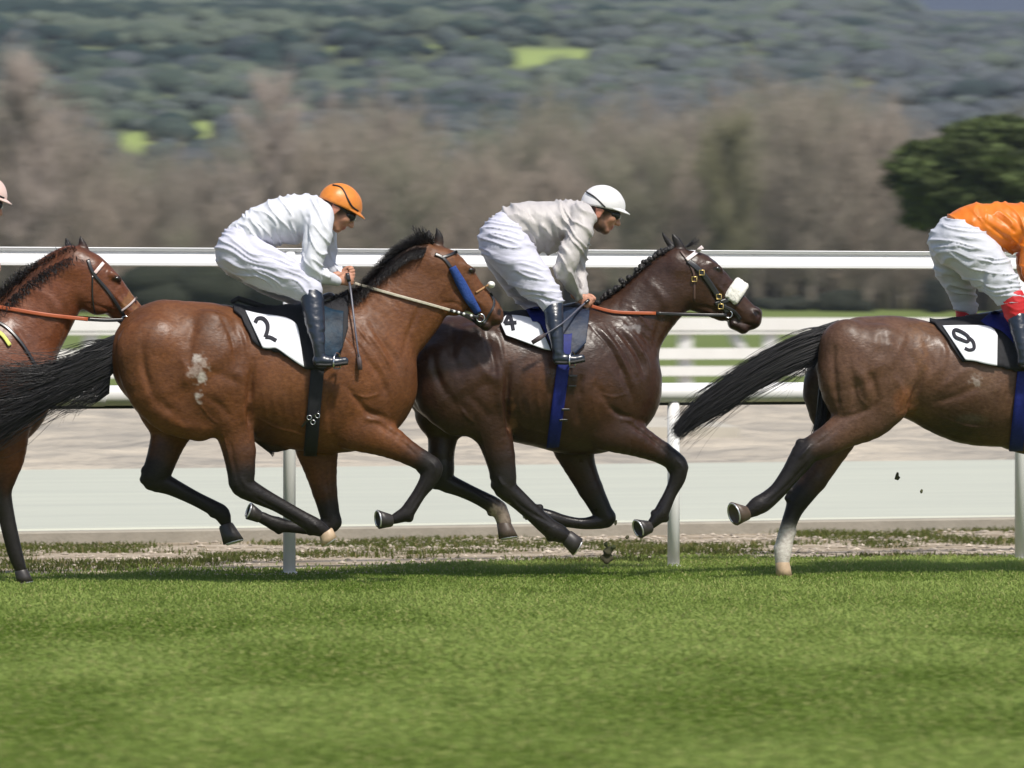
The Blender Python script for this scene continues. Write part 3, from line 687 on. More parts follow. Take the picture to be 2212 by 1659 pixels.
# ---- the bay horse coming in at the left
h0 = dict(coat=(.15, .050, .020), mat=coat_mat('red_bay_coat', .38, .15),
    trunk=shift(h2['trunk'], -785, 10)[:-1] + [(8, 845, 100, .66)],
    mass=[dict(p=[(-55, 770, 60), (5, 838, 66), (15, 888, 52)], lat=-.13, q=.5, k=.02), dict(p=[(-55, 770, 60), (5, 838, 66), (15, 888, 52)], lat=.13, q=.5),
          dict(p=[(-30, 690, 13), (2, 662, 13), (42, 624, 13), (90, 584, 12), (130, 560, 12), (166, 549, 10)], lat=0, q=1, k=.012, col=BLK), dict(p=[(82, 800, 38), (52, 880, 42)], lat=-.06, q=.9)],
    neck=[(5, 782, 104, .60), (48, 722, 90, .50), (92, 664, 76, .46), (130, 612, 66, .46), (152, 585, 54, .6)],
    head=[(166, 580, 44, .76), (190, 592, 46, .78), (224, 622, 42, .70), (264, 662, 34, .66), (296, 690, 28, .7), (306, 698, 26, .8)],
    face=[dict(p=[(184, 622, 42), (212, 645, 36)], lat=-.035, q=.5, k=.02), dict(p=[(184, 622, 42), (212, 645, 36)], lat=.035, q=.5, k=.02),
          dict(p=[(240, 592, 8), (258, 604, 6)], lat=-.058, q=.8, k=.02), dict(p=[(312, 692, 16), (316, 704, 15)], lat=0, q=1.5, col=(.04, .02, .015)), dict(p=[(275, 706, 14), (292, 718, 13)], lat=0, q=1.3, col=(.03, .016, .012))],
    cut=[dict(p=[(318, 686, 4), (324, 692, 4)], lat=-.055, q=1)],
    ears=[dict(p=[(184, 552, 12), (178, 530, 10), (173, 511, 3)]), dict(p=[(155, 552, 9, .7, .09), (147, 530, 7, .7, .10), (143, 515, 3, .7, .1)])],
    eye=(252, 601),
    legs=[(shift([(430, 800, 108, .5), (470, 862, 74, .55), (503, 920, 45, .7), (517, 975, 35, .78)], -785, 10), shift(h2['legs'][0][1], -785, 10), -.15, -.13),
          (shift([(375, 860, 84, .55), (370, 925, 47, .6), (355, 975, 34, .75)], -785, 10), shift(h2['legs'][1][1], -785, 10), .15, .15),
          ([(8, 930, 56, .62), (12, 985, 42, .72), (8, 1030, 27, .8)], [(4, 1055, 23), (6, 1075, 20), (14, 1115, 18), (24, 1160, 17), (34, 1200, 16), (44, 1228, 13)], -.13, -.12),
          (shift([(682, 950, 52, .6), (690, 1000, 39, .7), (701, 1060, 27, .8)], -785, 10), shift(h2['legs'][3][1], -785, 10), .13, .12)],
    hooves=[(46, 1234, -.12, 4, 24, 0, 14, 18, ('dark', (.035, .03, .028)), 1)] + [(h[0] - 785, h[1] + 10) + h[2:] for h in (h2['hooves'][0], h2['hooves'][1], h2['hooves'][3])],
    ridges=[([(30, 700), (70, 760), (100, 810)], 8, -.006), ([(150, 690), (135, 740), (120, 780)], 6, -.005), ([(185, 655), (225, 665), (255, 680)], 4, -.004), ([(232, 620), (268, 660), (290, 680)], 4, .005),
            ([(-20, 840), (20, 890), (50, 905)], 8, -.008), ([(60, 620), (110, 650), (130, 690)], 10, .005)],
    patches=[(252, 602, 9, 7, (.012, .008, .006), .9), (285, 650, 22, 26, (.30, .16, .06), .5), (70, 760, 60, 60, (.20, .085, .05), .3)],
    )
SP2 = Space(24.15, 640); SP4 = Space(24.75, 1170); SP9 = Space(24.85, 2000); SP0 = Space(24.25, 0, .1)

# ------------------------------------------------------------------ the ground and its strips
TH = math.atan(SL)
def G(s_, n_, z=0):
    """ground coordinates: s_ along the rails, n_ away from the camera -> world"""
    return (s_ * math.cos(TH) - n_ * math.sin(TH), s_ * math.sin(TH) + n_ * math.cos(TH), z)
def sheet_obj(name, n0, n1, z, m, s0=-60, s1=60, ns=2, nn=2, edge=0, seed=0, thick=0):
    S = np.linspace(s0, s1, ns); N = np.linspace(0, 1, nn); v = []
    for a in S:
        e0 = edge * fbm(np.array([[a * .8, seed, 0.3], [a * .8, seed + 9, .7]]), 3) if edge else (0, 0)
        for b in N: v.append(G(a, (n0 + e0[0]) * (1 - b) + (n1 + e0[1]) * b, z))
    i = np.arange(ns - 1)[:, None] * nn; j = np.arange(nn - 1)[None]
    f = np.stack([i + j, i + nn + j, i + nn + j + 1, i + j + 1], -1).reshape(-1, 4)
    o = mesh_obj(name, v, f, m, smooth=False); return tag(o, kind='structure')
# n coordinate of a picture row at the middle column: distance d -> Y = d-25 -> n = Y*cos(TH)
def nrow(py, px=1106, z=0):
    d = (CAM_H - z) * F / (py - HOR); X = (px - 1106) * d / F; Y = d - 25
    return -X * math.sin(TH) + Y * math.cos(TH)

m_ground = mat('turf_ground', (.14, .175, .042), .9, .2, noise=(.9, .8, (.19, .215, .06)), bump=(30, .5, .03))
g = bpy.data.meshes.new('ground')
S = 9000
gp = [(-S, -60), (S, -60), (S, S), (-S, S)]
g.from_pydata([(x, y, 0) for x, y in gp], [], [(0, 1, 2, 3)]); g.materials.append(m_ground)
go = bpy.data.objects.new('ground', g); C.objects.link(go); tag(go, kind='structure')

m_verge = mat('verge_soil', (.20, .155, .095), .95, .2, noise=(2.2, 1, (.50, .42, .33)), bump=(18, .9, .05), stretch=(.8, 1, 1), coord='Object')
verge = sheet_obj('verge', nrow(1232), nrow(1128), .004, m_verge, ns=240, edge=.18, seed=3)
m_path = mat('path_concrete', (.475, .485, .405), .85, .3, noise=(1.6, .8, (.41, .42, .36)), bump=(9, .25, .02), rot=TH, stretch=(5, .8, 1))
zt = .10
n0, n1 = nrow(1128, z=zt), nrow(1004, z=zt)
pm = MB(); 
def slab(name, n0, n1, z0, z1, m, s0=-60, s1=60, bev=.012):
    prof = [(n0, z0), (n0, z1 - bev), (n0 + bev, z1), (n1 - bev, z1), (n1, z1 - bev), (n1, z0)]
    v = [G(a, n, z) for a in (s0, s1) for n, z in prof]; k = len(prof)
    f = [(i, i + 1, i + 1 + k, i + k) for i in range(k - 1)] + [(k - 1, 0, k, 2 * k - 1), tuple(range(k))[::-1], tuple(range(k, 2 * k))]
    return mesh_obj(name, v, f, m, smooth=False)
tag(slab('path', n0, n1, -.02, zt, m_path), kind='structure')
m_kerb = mat('kerb_stone', (.33, .30, .25), .9, .2, noise=(5, .7, (.25, .23, .19)), bump=(40, .4, .01))
tag(slab('kerb', n0 - .13, n0 - .004, -.02, zt - .012, m_kerb), kind='structure')
m_sand = mat('sand', (.49, .43, .345), .95, .2, noise=(.75, .95, (.28, .255, .22)), bump=(3.2, 1, .25), stretch=(.6, 1, 1))
# raked sand: a displaced sheet with low ridges along the course
def sand_sheet():
    ns, nn = 260, 300; S_ = np.linspace(-34, 34, ns); N_ = np.linspace(n1 + .02, nrow(862), nn)
    A, B = np.meshgrid(S_, N_, indexing='ij')
    p = np.stack([A * .55, B * .8, 0 * A], -1).reshape(-1, 3)
    h = (.085 * fbm(p, 4) + .022 * vnoise(np.stack([A * 1.6, B * 2.2, 0 * A], -1).reshape(-1, 3))).reshape(A.shape)
    x = A * math.cos(TH) - B * math.sin(TH); y = A * math.sin(TH) + B * math.cos(TH)
    i = np.arange(ns - 1)[:, None] * nn; j = np.arange(nn - 1)[None]
    f = np.stack([i + j, i + nn + j, i + nn + j + 1, i + j + 1], -1).reshape(-1, 4)
    return tag(mesh_obj('sand_track', np.stack([x, y, h + .06], -1).reshape(-1, 3), f, m_sand), kind='structure')
sand_sheet()

# ------------------------------------------------------------------ grass: stuff
gm_ = mat('grass_blade', attr=True, rough=.6, spec=.2); gn_ = gm_.node_tree
gt_ = gn_.nodes.new('ShaderNodeBsdfTranslucent'); ga_ = next(n for n in gn_.nodes if n.type == 'ATTRIBUTE'); gx_ = gn_.nodes.new('ShaderNodeMixShader'); gx_.inputs[0].default_value = .45
gn_.links.new(ga_.outputs['Color'], gt_.inputs['Color']); gn_.links.new(gn_.nodes['Principled BSDF'].outputs[0], gx_.inputs[1]); gn_.links.new(gt_.outputs[0], gx_.inputs[2]); gn_.links.new(gx_.outputs[0], gn_.nodes['Material Output'].inputs['Surface'])
def grass(name, n, area, hmin, hmax, wid, cols, mask=None, seed=0, lean=.5):
    g = np.random.default_rng(seed)
    x, y = area(g, n); 
    if mask is not None: k = mask(x, y, g); x, y = x[k], y[k]
    n = len(x); dens = fbm(np.stack([x * 1.15, y * .85, 0 * x], 1), 4)
    h = g.uniform(hmin, hmax, n) * (1 + .35 * dens); a = g.uniform(0, 2 * np.pi, n); wv = wid * g.uniform(.6, 1.4, n)
    tx, ty = np.cos(a), np.sin(a); le = lean * h * g.uniform(.2, 1.3, n); b = g.uniform(0, 2 * np.pi, n); lx, ly = np.cos(b) * le, np.sin(b) * le
    z = np.zeros(n)
    v = np.stack([np.stack([x - tx * wv, y - ty * wv, z], 1), np.stack([x + tx * wv, y + ty * wv, z], 1),
                  np.stack([x + tx * wv * .8 + lx * .4, y + ty * wv * .8 + ly * .4, h * .6], 1), np.stack([x - tx * wv * .8 + lx * .4, y - ty * wv * .8 + ly * .4, h * .6], 1),
                  np.stack([x + lx, y + ly, h * (1 - .25 * lean)], 1)], 1).reshape(-1, 3)
    o = np.arange(n)[:, None] * 5
    c0, c1, c2 = (np.array(c) for c in cols)
    t = np.clip(.42 - .6 * dens + g.normal(0, .12, n), 0, 1)[:, None]
    c = c0 * (1 - t) + c1 * t; dry = (g.random(n) < .10)[:, None]; c = np.where(dry, c2, c)
    c = np.repeat(c, 5, 0)
    return tag(mesh_obj(name, v, [o + np.array([[0, 1, 2, 3]]), o + np.array([[3, 2, 4]])], mat('grass_blade', attr=True, rough=.55, spec=.3, sss=0), None, c, smooth=False), kind='stuff')
def area_track(g, n):
    # denser towards the camera because the near turf shows larger
    d = 13.2 + (27.9 - 13.2) * g.random(n) ** .9
    x = g.uniform(-1, 1, n) * (d * .1164 + 1.1) + 0.0
    return x, d - 25
edge_n = nrow(1220)
GRC = ((.310, .395, .105), (.150, .225, .036), (.40, .41, .15))
tr = grass('grass', 400000, area_track, .016, .036, .0042, GRC,
      mask=lambda x, y, g: (-x * math.sin(TH) + y * math.cos(TH)) < edge_n + .42 * vnoise(np.stack([x * .9, y, 0 * x], 1)) + g.exponential(.12, len(x)), seed=2, lean=.7)
tag(tr, 'short green racecourse turf under the horses', 'grass')
def area_verge(g, n):
    s_ = g.uniform(-6, 7, n); nn = g.uniform(nrow(1225), n0 - .14, n); return s_ * math.cos(TH) - nn * math.sin(TH), s_ * math.sin(TH) + nn * math.cos(TH)
def vmask(x, y, g):
    nn = -x * math.sin(TH) + y * math.cos(TH); s_ = x * math.cos(TH) + y * math.sin(TH)
    f = fbm(np.stack([s_ * 1.1, nn * 1.6, 4 + 0 * x], 1), 4); far = (nn > n0 - 1.9)
    return (f + .12 * g.normal(0, 1, len(x)) + .12 * far) > .30
vg = grass('verge_grass', 90000, area_verge, .015, .05, .004, ((.13, .15, .035), (.10, .12, .03), (.30, .25, .12)), mask=vmask, seed=5)
tag(vg, 'patchy weeds on the bare verge along the pale path', 'grass')

g_ = np.random.default_rng(9)
GV = []; GF = []; nn_ = 0; GC = []
import itertools
OV = np.array([(1, 0, 0), (-1, 0, 0), (0, 1, 0), (0, -1, 0), (0, 0, 1), (0, 0, -1.)]); OF = np.array([(0, 2, 4), (2, 1, 4), (1, 3, 4), (3, 0, 4), (2, 0, 5), (1, 2, 5), (3, 1, 5), (0, 3, 5)])
for _ in range(5200):
    s_ = g_.uniform(-6, 7); q_ = g_.uniform(nrow(1216), n0 - .16); 
    if vnoise(np.array([[s_ * .7, q_ * 1.3, 8.5]]))[0] < g_.uniform(-.7, .5): continue
    r_ = g_.uniform(.006, .022); GV.append(OV * (r_ * g_.uniform(.8, 1.6), r_, r_ * .7) * g_.uniform(.7, 1.2, (6, 1)) + G(s_, q_, r_ * .4)); GF.append(OF + nn_); nn_ += 6; GC.append(np.tile(np.array((.44, .38, .31)) * g_.uniform(.5, 1.25), (6, 1)))
tag(mesh_obj('gravel', np.concatenate(GV), np.concatenate(GF), mat('gravel', attr=True, rough=.95, spec=.1), None, np.concatenate(GC), smooth=False), 'loose pale stones on the verge along the grass edge', 'gravel', kind='stuff')
# ------------------------------------------------------------------ rails
white = mat('white_plastic', (.82, .82, .82), .38, .4, noise=(3, .25, (.66, .66, .65)))
whiteb = mat('white_board', (.72, .71, .68), .6, .3, noise=(1.5, .5, (.58, .56, .52)))
dark = mat('dark_rubber', (.03, .03, .03), .6)
def plane_pt(px, z=0, py=None):
    """where picture column px meets the line of the near rail"""
    # rail line: Y = Y0 + SL*X, chosen so that at px=625 the foot is on row 1240
    t = (px - 1106) / F
    d = (25.0 + RY0) / (1 - SL * t); return t * d, d - 25
d625 = CAM_H * F / (1240 - HOR); RY0 = d625 * (1 - SL * (625 - 1106) / F) - 25.0
rail = empty('running_rail', (*plane_pt(625), 0), 'white plastic running rail with fat lower pipe and tall top rail behind the horses', 'rail')
def along(px0, px1, z, n=2): 
    return [(*plane_pt(p), z) for p in np.linspace(px0, px1, n)]
m = MB(); m.tube(along(-3500, 5200, 1.028), .0585, 20); m.build('lower_pipe', white, rail)
m = MB(); m.tube(along(-3500, 5200, .962), .008, 6); m.build('dark_tube', dark, rail)  # thin dark tube just below the pipe
def prof_rail(prof, a, b):
    v = []; d = np.array([math.sin(TH), -math.cos(TH)])    # towards the camera
    for p in (a, b):
        for (o, z) in prof: v.append((p[0] + d[0] * o, p[1] + d[1] * o, z))
    k = len(prof); return v, [(i, (i + 1) % k, (i + 1) % k + k, i + k) for i in range(k)] + [tuple(range(k))[::-1], tuple(range(k, 2 * k))]
a, b = plane_pt(-3500), plane_pt(5200)
zt_, zb_ = 1.868, 1.762
prof = [(-.03, zb_), (.045, zb_), (.055, zb_ + .004), (.055, zb_ + .020), (.036, zb_ + .028), (.030, zb_ + .066), (.008, zb_ + .072), (.004, zb_ + .084), (.028, zb_ + .088), (.040, zt_ - .004), (.034, zt_), (-.03, zt_)]
v, f = prof_rail(prof, a, b); mesh_obj('top_rail', v, f, white, rail, smooth=False)
def post(px, top, w_=.036, name='post'):
    x, y = plane_pt(px); m = MB(); m.tube([(x, y, -.05), (x, y, top * .5), (x, y, top)], w_, 14); 
    p = m.build(name, white, rail); 
    m = MB(); m.tube([(x, y, .0), (x, y, .012)], w_ * 1.25, 14); m.build('collar', white, p); return p
for px, top in ((625, zt_ - .02), (1455, .97), (2205, zt_ - .02), (-960, zt_ - .02), (-170, .97), (3000, .97), (3790, zt_ - .02)):
    post(px, top)
for px in (205, 1040, 1830):
    x, y = plane_pt(px); m = MB(); m.tube([(x - .05, y - .05 * SL, 1.028), (x + .05, y + .05 * SL, 1.028)], .062, 20); m.build('pipe_joint', white, rail)

# board fence beyond the sand
fd = 80.0
fence = empty('board_fence', (0, fd - 25, 0), 'low white board fence on posts between the sand and the far meadow', 'fence')
def fpt(px): t = (px - 1106) / F; d = fd / (1 - SL * t); return t * d, d - 25
def zat(py, px=1480): t = (px - 1106) / F; d = fd / (1 - SL * t); return CAM_H - (py - HOR) * d / F
def board(zb, zt, name='board', o0=.0, o1=.05):
    v, f = prof_rail([(o0, zb), (o1, zb), (o1, zt), (o0, zt)], fpt(-2500), fpt(5000)); return mesh_obj(name, v, f, whiteb, fence, smooth=False)
board(zat(714), zat(686)); board(zat(722), zat(715), 'batten', .0, .03); board(zat(776), zat(752)); board(zat(812), zat(791), 'board', 0, .04)
px = -1460
while px < 4200:
    x, y = fpt(px); m = MB(); wv = .13
    v = [(x + sx * wv, y + .06 + sy, z) for sx in (-1, 1) for sy in (0, .2) for z in (-.1, zat(688))]
    m.add(v, [(0, 1, 3, 2), (4, 6, 7, 5), (0, 4, 5, 1), (2, 3, 7, 6), (0, 2, 6, 4), (1, 5, 7, 3)]); m.build('post', whiteb, fence, smooth=False)
    px += 183.8
x, y = fpt(1590); m = MB(); m.tube([(x + .18, y + .2, zat(770)), (x - .12, y + .2, zat(705))], .11, 8); m.build('brace', whiteb, fence)

# low pale concrete block on the sand
bx0, bx1 = (1330 - 1106) * 49 / F, (1597 - 1106) * 49 / F
m = MB(); bm_ = [(bx0, 24.0), (bx1, 24.0), (bx1 - .3, 29.0), (bx0 - .3, 29.0)]
zz = .26
v = [(x, y, z) for z in (0, zz) for x, y in bm_]
m.add(v, [(0, 3, 2, 1), (4, 5, 6, 7), (0, 1, 5, 4), (1, 2, 6, 5), (2, 3, 7, 6), (3, 0, 4, 7)])
o = m.build('concrete_block', mat('block_concrete', (.50, .46, .38), .9, noise=(2, .6, (.36, .33, .28))), smooth=False)
tag(o, 'low pale concrete block lying on the raked sand left of the last horse tail', 'block')

# clods of turf in the air
def clod(name, px, py, d, r, label, seed):
    sp = Space(d, px, 0); g = np.random.default_rng(seed); s = Solid(sp, .007)
    for _ in range(9):
        a = g.normal(0, 1, 3) * (.38 * r, .25 * r, .75 * r)
        s.raw(sp.P(px, py, 0) + a, r * g.uniform(.3, .65), 1, .01, (.075, .065, .035) if g.random() < .6 else (.09, .11, .04))
    s.solve(); v, q = s.mesh(0); v = v + fbm(v * 60 + seed, 2)[:, None] * .004
    o = mesh_obj(name, v, q, mat('clod', attr=True, rough=.95, noise=(60, .8, (.5, .5, .5))), None, s.colours(v)); tag(o, label, 'clod'); return o
clod('turf_clod', 1312, 1195, 25.0, .040, 'dark clod of turf kicked up behind the dark horse front hooves', 4)
clod('turf_clod', 1938, 1028, 25.3, .015, 'small green clod of turf in the air right of the white sock', 8)
for i, (px, py, r) in enumerate(((1355, 1160, .008), (1330, 1128, .007), (1990, 1062, .006))):
    o = clod('turf_crumb', px, py, 24.9, r, 'tiny crumb of turf in the air near the galloping hooves', 20 + i); o['group'] = 'crumbs of turf in the air'; o['category'] = 'crumb'

# ------------------------------------------------------------------ meadow, hills
def hill_z(x, y):
    d = y + 25.0
    base = np.clip((d - 330) / 60, 0, 1) ** 1.5 * np.maximum(d - 335, 0) * .125
    nz = 5.5 * fbm(np.stack([x / 130, y / 130, 0 * x], 1), 3) * np.clip((d - 350) / 300, 0, 1)
    return base + nz
def crest(px):   # picture row of the hill crest
    return np.interp(px, [-2000, 1850, 1935, 1990, 2400, 4200], [-70, -50, -22, 38, 46, 60])
xs = np.linspace(-1.35, 1.35, 170); ds = np.concatenate([np.linspace(330, 1700, 190)])
A, B = np.meshgrid(xs, ds, indexing='ij'); X = A * B * .26; Y = B - 25
Z = hill_z(X.ravel(), Y.ravel()).reshape(X.shape)
PX = 1106 + X * F / B
CR = CAM_H - (crest(PX) - HOR) * B / F
k = 14.0; Z = -k * np.logaddexp(-Z / k, -CR / k)
Z = np.where(B < 345, -.3, Z)
def patch_mask(px, py):
    m = np.zeros(np.shape(px))
    for (cx, cy, rx, ry) in ((1142, 124, 44, 22), (1250, 114, 48, 11), (296, 306, 50, 22), (432, 282, 58, 22), (715, 104, 18, 12), (690, 262, 26, 7), (812, 246, 26, 8), (985, 356, 22, 7), (20, 255, 26, 10), (910, 106, 30, 6), (1435, 112, 22, 7), (800, 92, 40, 5), (1000, 100, 26, 5)):
        m = np.maximum(m, 1.35 - ((px - cx) / rx) ** 2 - ((py - cy) / ry) ** 2)
    return m
PY = HOR - (Z - CAM_H) * F / B
pm_ = patch_mask(PX, PY); n_ = fbm(np.stack([X.ravel() / 25, Y.ravel() / 25, 0 * X.ravel()], 1), 3).reshape(X.shape)
kk = np.clip((pm_ + .25 * n_) * 2.2, 0, 1)[..., None]
hc = np.array((.06, .07, .05)) * (1 + .3 * n_[..., None]) * (1 - kk) + np.array((.26, .32, .10)) * kk
i = np.arange(len(xs) - 1)[:, None] * len(ds); j = np.arange(len(ds) - 1)[None]
f = np.stack([i + j, i + len(ds) + j, i + len(ds) + j + 1, i + j + 1], -1).reshape(-1, 4)
ho_ = mesh_obj('hill', np.stack([X, Y, Z], -1).reshape(-1, 3), f, mat('hill_ground', attr=True, rough=.95, spec=.1, noise=(.12, .6, (.8, .8, .8))), None, hc.reshape(-1, 3))
tag(ho_, kind='structure')
# far mountain
ms = np.linspace(-1, 1, 60); mz = 345 + 25 * fbm(np.stack([ms * 4, 0 * ms, 0 * ms], 1), 4)
v = []
for k_, (dd, hh) in enumerate(((3800, -20), (5200, 1), (7000, .6))):
    for a_, z_ in zip(ms, mz): v.append((a_ * 3200, dd, hh if hh < 0 else z_ * hh * (1.22 if k_ == 1 else 1)))
n = len(ms); f = [(a + b * n, a + 1 + b * n, a + 1 + (b + 1) * n, a + (b + 1) * n) for a in range(n - 1) for b in range(2)]
tag(mesh_obj('mountain', v, f, mat('mountain_wood', (.012, .022, .055), .95, .1, noise=(.01, .5, (.02, .03, .05)))), kind='structure')
# meadow strip rising to the foot of the trees
mx = np.linspace(-1, 1, 40); md = [95, 150, 220, 262, 300, 345]; mzz = [.01, .35, 1.1, 1.85, 2.0, 1.0]
v = [(a_ * d_ * .3, d_ - 25 + SL * a_ * 0, z_ + (.25 * math.sin(a_ * 9) if z_ > .3 else 0)) for a_ in mx for d_, z_ in zip(md, mzz)]
n = len(md); f = [(a * n + b, (a + 1) * n + b, (a + 1) * n + b + 1, a * n + b + 1) for a in range(39) for b in range(n - 1)]
tag(mesh_obj('meadow', v, f, mat('meadow_grass', (.105, .145, .030), .9, .2, noise=(.5, .8, (.17, .20, .065)), stretch=(.2, 1, 1))), kind='structure')

# hillside wood: one mass of crowns
def ico(n):
    import bmesh
    bm = bmesh.new(); bmesh.ops.create_icosphere(bm, subdivisions=n, radius=1); v = np.array([x.co[:] for x in bm.verts]); f = np.array([[y.index for y in x.verts] for x in bm.faces]); bm.free(); return v, f
IV, IF = ico(2); IV3, IF3 = ico(3)
def crowns(name, n, area, rmin, rmax, cols, seed, squash=.7, label=None, dens=None):
    g = np.random.default_rng(seed); x, y = area(g, n); z = hill_z(x, y); d = y + 25
    px = 1106 + x * F / d; cr = CAM_H - (crest(px) - HOR) * d / F; z = -14 * np.logaddexp(-z / 14, -cr / 14)
    py = HOR - (z - CAM_H) * F / d
    hp_ = 4.0 * F / d; keep = (np.max([patch_mask(px, py - k_ * hp_) for k_ in (0, .4, .8)], 0) < .15 + .5 * g.random(len(px))) & (py > -60) & (px > -1350) & (px < 3550); x, y, z, px, py = x[keep], y[keep], z[keep], px[keep], py[keep]
    n = len(x); r = g.uniform(rmin, rmax, n) * g.choice([.7, 1, 1.25], n)
    tone = 1.3 * fbm(np.stack([x / 60, y / 60, 0 * x], 1), 3) + .35 * g.normal(0, 1, n)
    left = np.clip((1100 - px) / 900, -1, 1) * .5 + np.clip((200 - py) / 200, -1, 1) * .5
    c = np.array(cols[0]) * (1 - np.clip(.5 + tone, 0, 1))[:, None] + np.array(cols[1]) * np.clip(.5 + tone, 0, 1)[:, None]
    grey = np.clip(.45 - left + .4 * g.normal(0, 1, n), 0, 1)[:, None] * .8; c = c * (1 - grey) + np.array(cols[2]) * grey
    nv = len(IV); shapes = [IV * (1 + .22 * fbm(IV * 1.8 + 7 * k, 3))[:, None] for k in range(8)]
    ch = g.integers(0, 8, n); ang = g.uniform(0, 6.28, n); V = np.array(shapes)[ch]
    ca, sa = np.cos(ang)[:, None], np.sin(ang)[:, None]
    vx = (V[..., 0] * ca - V[..., 1] * sa) * r[:, None] * 1.15 + x[:, None]; vy = (V[..., 0] * sa + V[..., 1] * ca) * r[:, None] + y[:, None]; vz = V[..., 2] * r[:, None] * squash + (z + r * .35)[:, None]
    v = np.stack([vx, vy, vz], -1).reshape(-1, 3); f = (IF[None] + (np.arange(n) * nv)[:, None, None]).reshape(-1, 3)
    o = mesh_obj(name, v, f, mat('wood_leaves', attr=True, rough=.9, spec=.15, noise=(1.1, .75, (.5, .5, .5)), bump=(1.6, 1, 1.2)), None, np.repeat(c, nv, 0))
    tag(o, kind='stuff'); 
    if label: tag(o, label, 'wood')
    return o
def area_hill(g, n):
    d = np.sqrt(g.uniform(365 ** 2, 1690 ** 2, n)); return g.uniform(-1, 1, n) * (d * .245 + 8) + d * .01, d - 25
crowns('hillside_wood', 31000, area_hill, 1.2, 2.7, ((.028, .054, .045), (.145, .180, .125), (.125, .136, .155)), 3, label='dark scrub oak wood covering the whole hillside')

# ------------------------------------------------------------------ bare trees beyond the meadow
bark = mat('bark', (.20, .17, .14), .95, .2, noise=(3, .7, (.30, .26, .22)))
twigm = mat('twigs', attr=True, rough=.95, spec=.15)
def bare_tree_meshes(seed, H=9, spread=2.6, n1=30, n2=34, base=.12, col=(.17, .135, .11)):
    g = np.random.default_rng(seed); tr = MB(); tw = MB()
    ts = np.linspace(0, 1, 8); bend = np.cumsum(g.normal(0, .10, (8, 2)), 0)
    pts = np.stack([bend[:, 0], bend[:, 1], ts * H * .92], 1); tr.tube(pts, np.interp(ts, [0, 1], [.16, .02]), 6)
    V = []; Cc = []
    def twig(p0, p1, r, c):
        pass
    segs = []
    for k in range(n1):
        t = g.uniform(base, .95); p = np.array([np.interp(t, ts, pts[:, i]) for i in range(3)]); a = g.uniform(0, 6.28)
        prof = np.sin(np.clip((t - base * .5) / (1 - base * .5), 0, 1) * np.pi) ** .6
        L = spread * (.35 + .75 * prof) * g.uniform(.7, 1.15); up = g.uniform(.5, 1.1) * L
        e = p + np.array([np.cos(a) * L * .85, np.sin(a) * L * .85, up * 1.35]); mid = (p + e) / 2 + np.array([0, 0, -.12 * L])
        tw.tube([p, mid, e], [.045, .028, .008], 4, col=np.array(col) * g.uniform(.7, 1.1), caps=False)
        for _ in range(n2):
            s_ = g.uniform(.15, 1); q0 = p * (1 - s_) ** 2 + mid * 2 * s_ * (1 - s_) + e * s_ * s_
            q1 = q0 + g.normal(0, 1, 3) * (.34, .34, .34) + np.array([0, 0, .62]); segs.append((q0, q1, .014, g.uniform(.7, 1.35)))
            for _ in range(2):
                q2 = q0 + (q1 - q0) * g.uniform(.3, 1); segs.append((q2, q2 + g.normal(0, .32, 3) + np.array([0, 0, .22]), .010, g.uniform(.8, 1.5)))
    A0 = np.array([s[0] for s in segs]); A1 = np.array([s[1] for s in segs]); rr = np.array([s[2] for s in segs])[:, None]; cc = np.array([s[3] for s in segs])
    dr = A1 - A0; dr /= np.linalg.norm(dr, axis=1)[:, None]; u = np.cross(dr, [0, .3, 1.]); u /= np.linalg.norm(u, axis=1)[:, None]; w_ = np.cross(dr, u)
    v = np.stack([A0 + u * rr, A0 + (-.5 * u + .87 * w_) * rr, A0 + (-.5 * u - .87 * w_) * rr, A1], 1).reshape(-1, 3)
    o = np.arange(len(segs))[:, None] * 4; f = np.concatenate([o + [[0, 1, 3]], o + [[1, 2, 3]], o + [[2, 0, 3]]])
    tw.add(v, f, np.repeat(np.array(col)[None] * cc[:, None], 4, 0))
    return tr, tw
def tree_proto(seed, label, group, col, **k):
    tr, tw = bare_tree_meshes(seed, col=col, **k)
    o = tr.build('bare_tree', bark); tag(o, label, 'tree', group)
    t = tw.build('crown', twigm, o, cols=True); return o, t
grp = 'bare trees in a belt beyond the rails'
protos = [tree_proto(s, 'leafless grey brown tree in the belt at the foot of the hill', grp, c_, **k) for s, c_, k in (
    (1, (.265, .222, .180), dict(H=9.0, spread=2.7)), (2, (.225, .195, .158), dict(H=8.2, spread=3.1, n1=34)),
    (3, (.295, .245, .20), dict(H=10, spread=2.2, n1=36, n2=30)), (4, (.195, .185, .132), dict(H=7.6, spread=3.0)))]
def ground_z(d): return float(np.interp(d, md, mzz))
used = set()
def put_tree(i, px, d, top, label=None, sx=1):
    o, t = protos[i]; x = (px - 1106) * d / F; z0 = ground_z(d)
    h = CAM_H - (top - HOR) * d / F - z0; H0 = (9.0 * .97, 8.2 * .97, 10 * .97, 7.6 * .97)[i]; s_ = h / H0
    if i not in used: used.add(i); r, c = o, t
    else:
        r = o.copy(); C.objects.link(r); c = t.copy(); C.objects.link(c); c.parent = r
    r.location = (x, d - 25, z0 - .1); r.rotation_euler = (0, 0, random.uniform(0, 6.28)); r.scale = (s_ * sx, s_ * sx, s_)
    if label: r['label'] = label
    return r
rg = random.Random(5)
tops = [(-350, 280), (-150, 260), (60, 250), (120, 262), (180, 330), (240, 372), (300, 385), (400, 372), (490, 345), (565, 300), (640, 310), (740, 265), (850, 275), (960, 320), (1060, 330), (1170, 285), (1280, 270), (1380, 290), (1480, 270), (1585, 262), (1690, 235), (1800, 215), (1880, 235), (1960, 300), (2080, 330), (2250, 300), (2450, 260)]
TX, TY = zip(*tops)
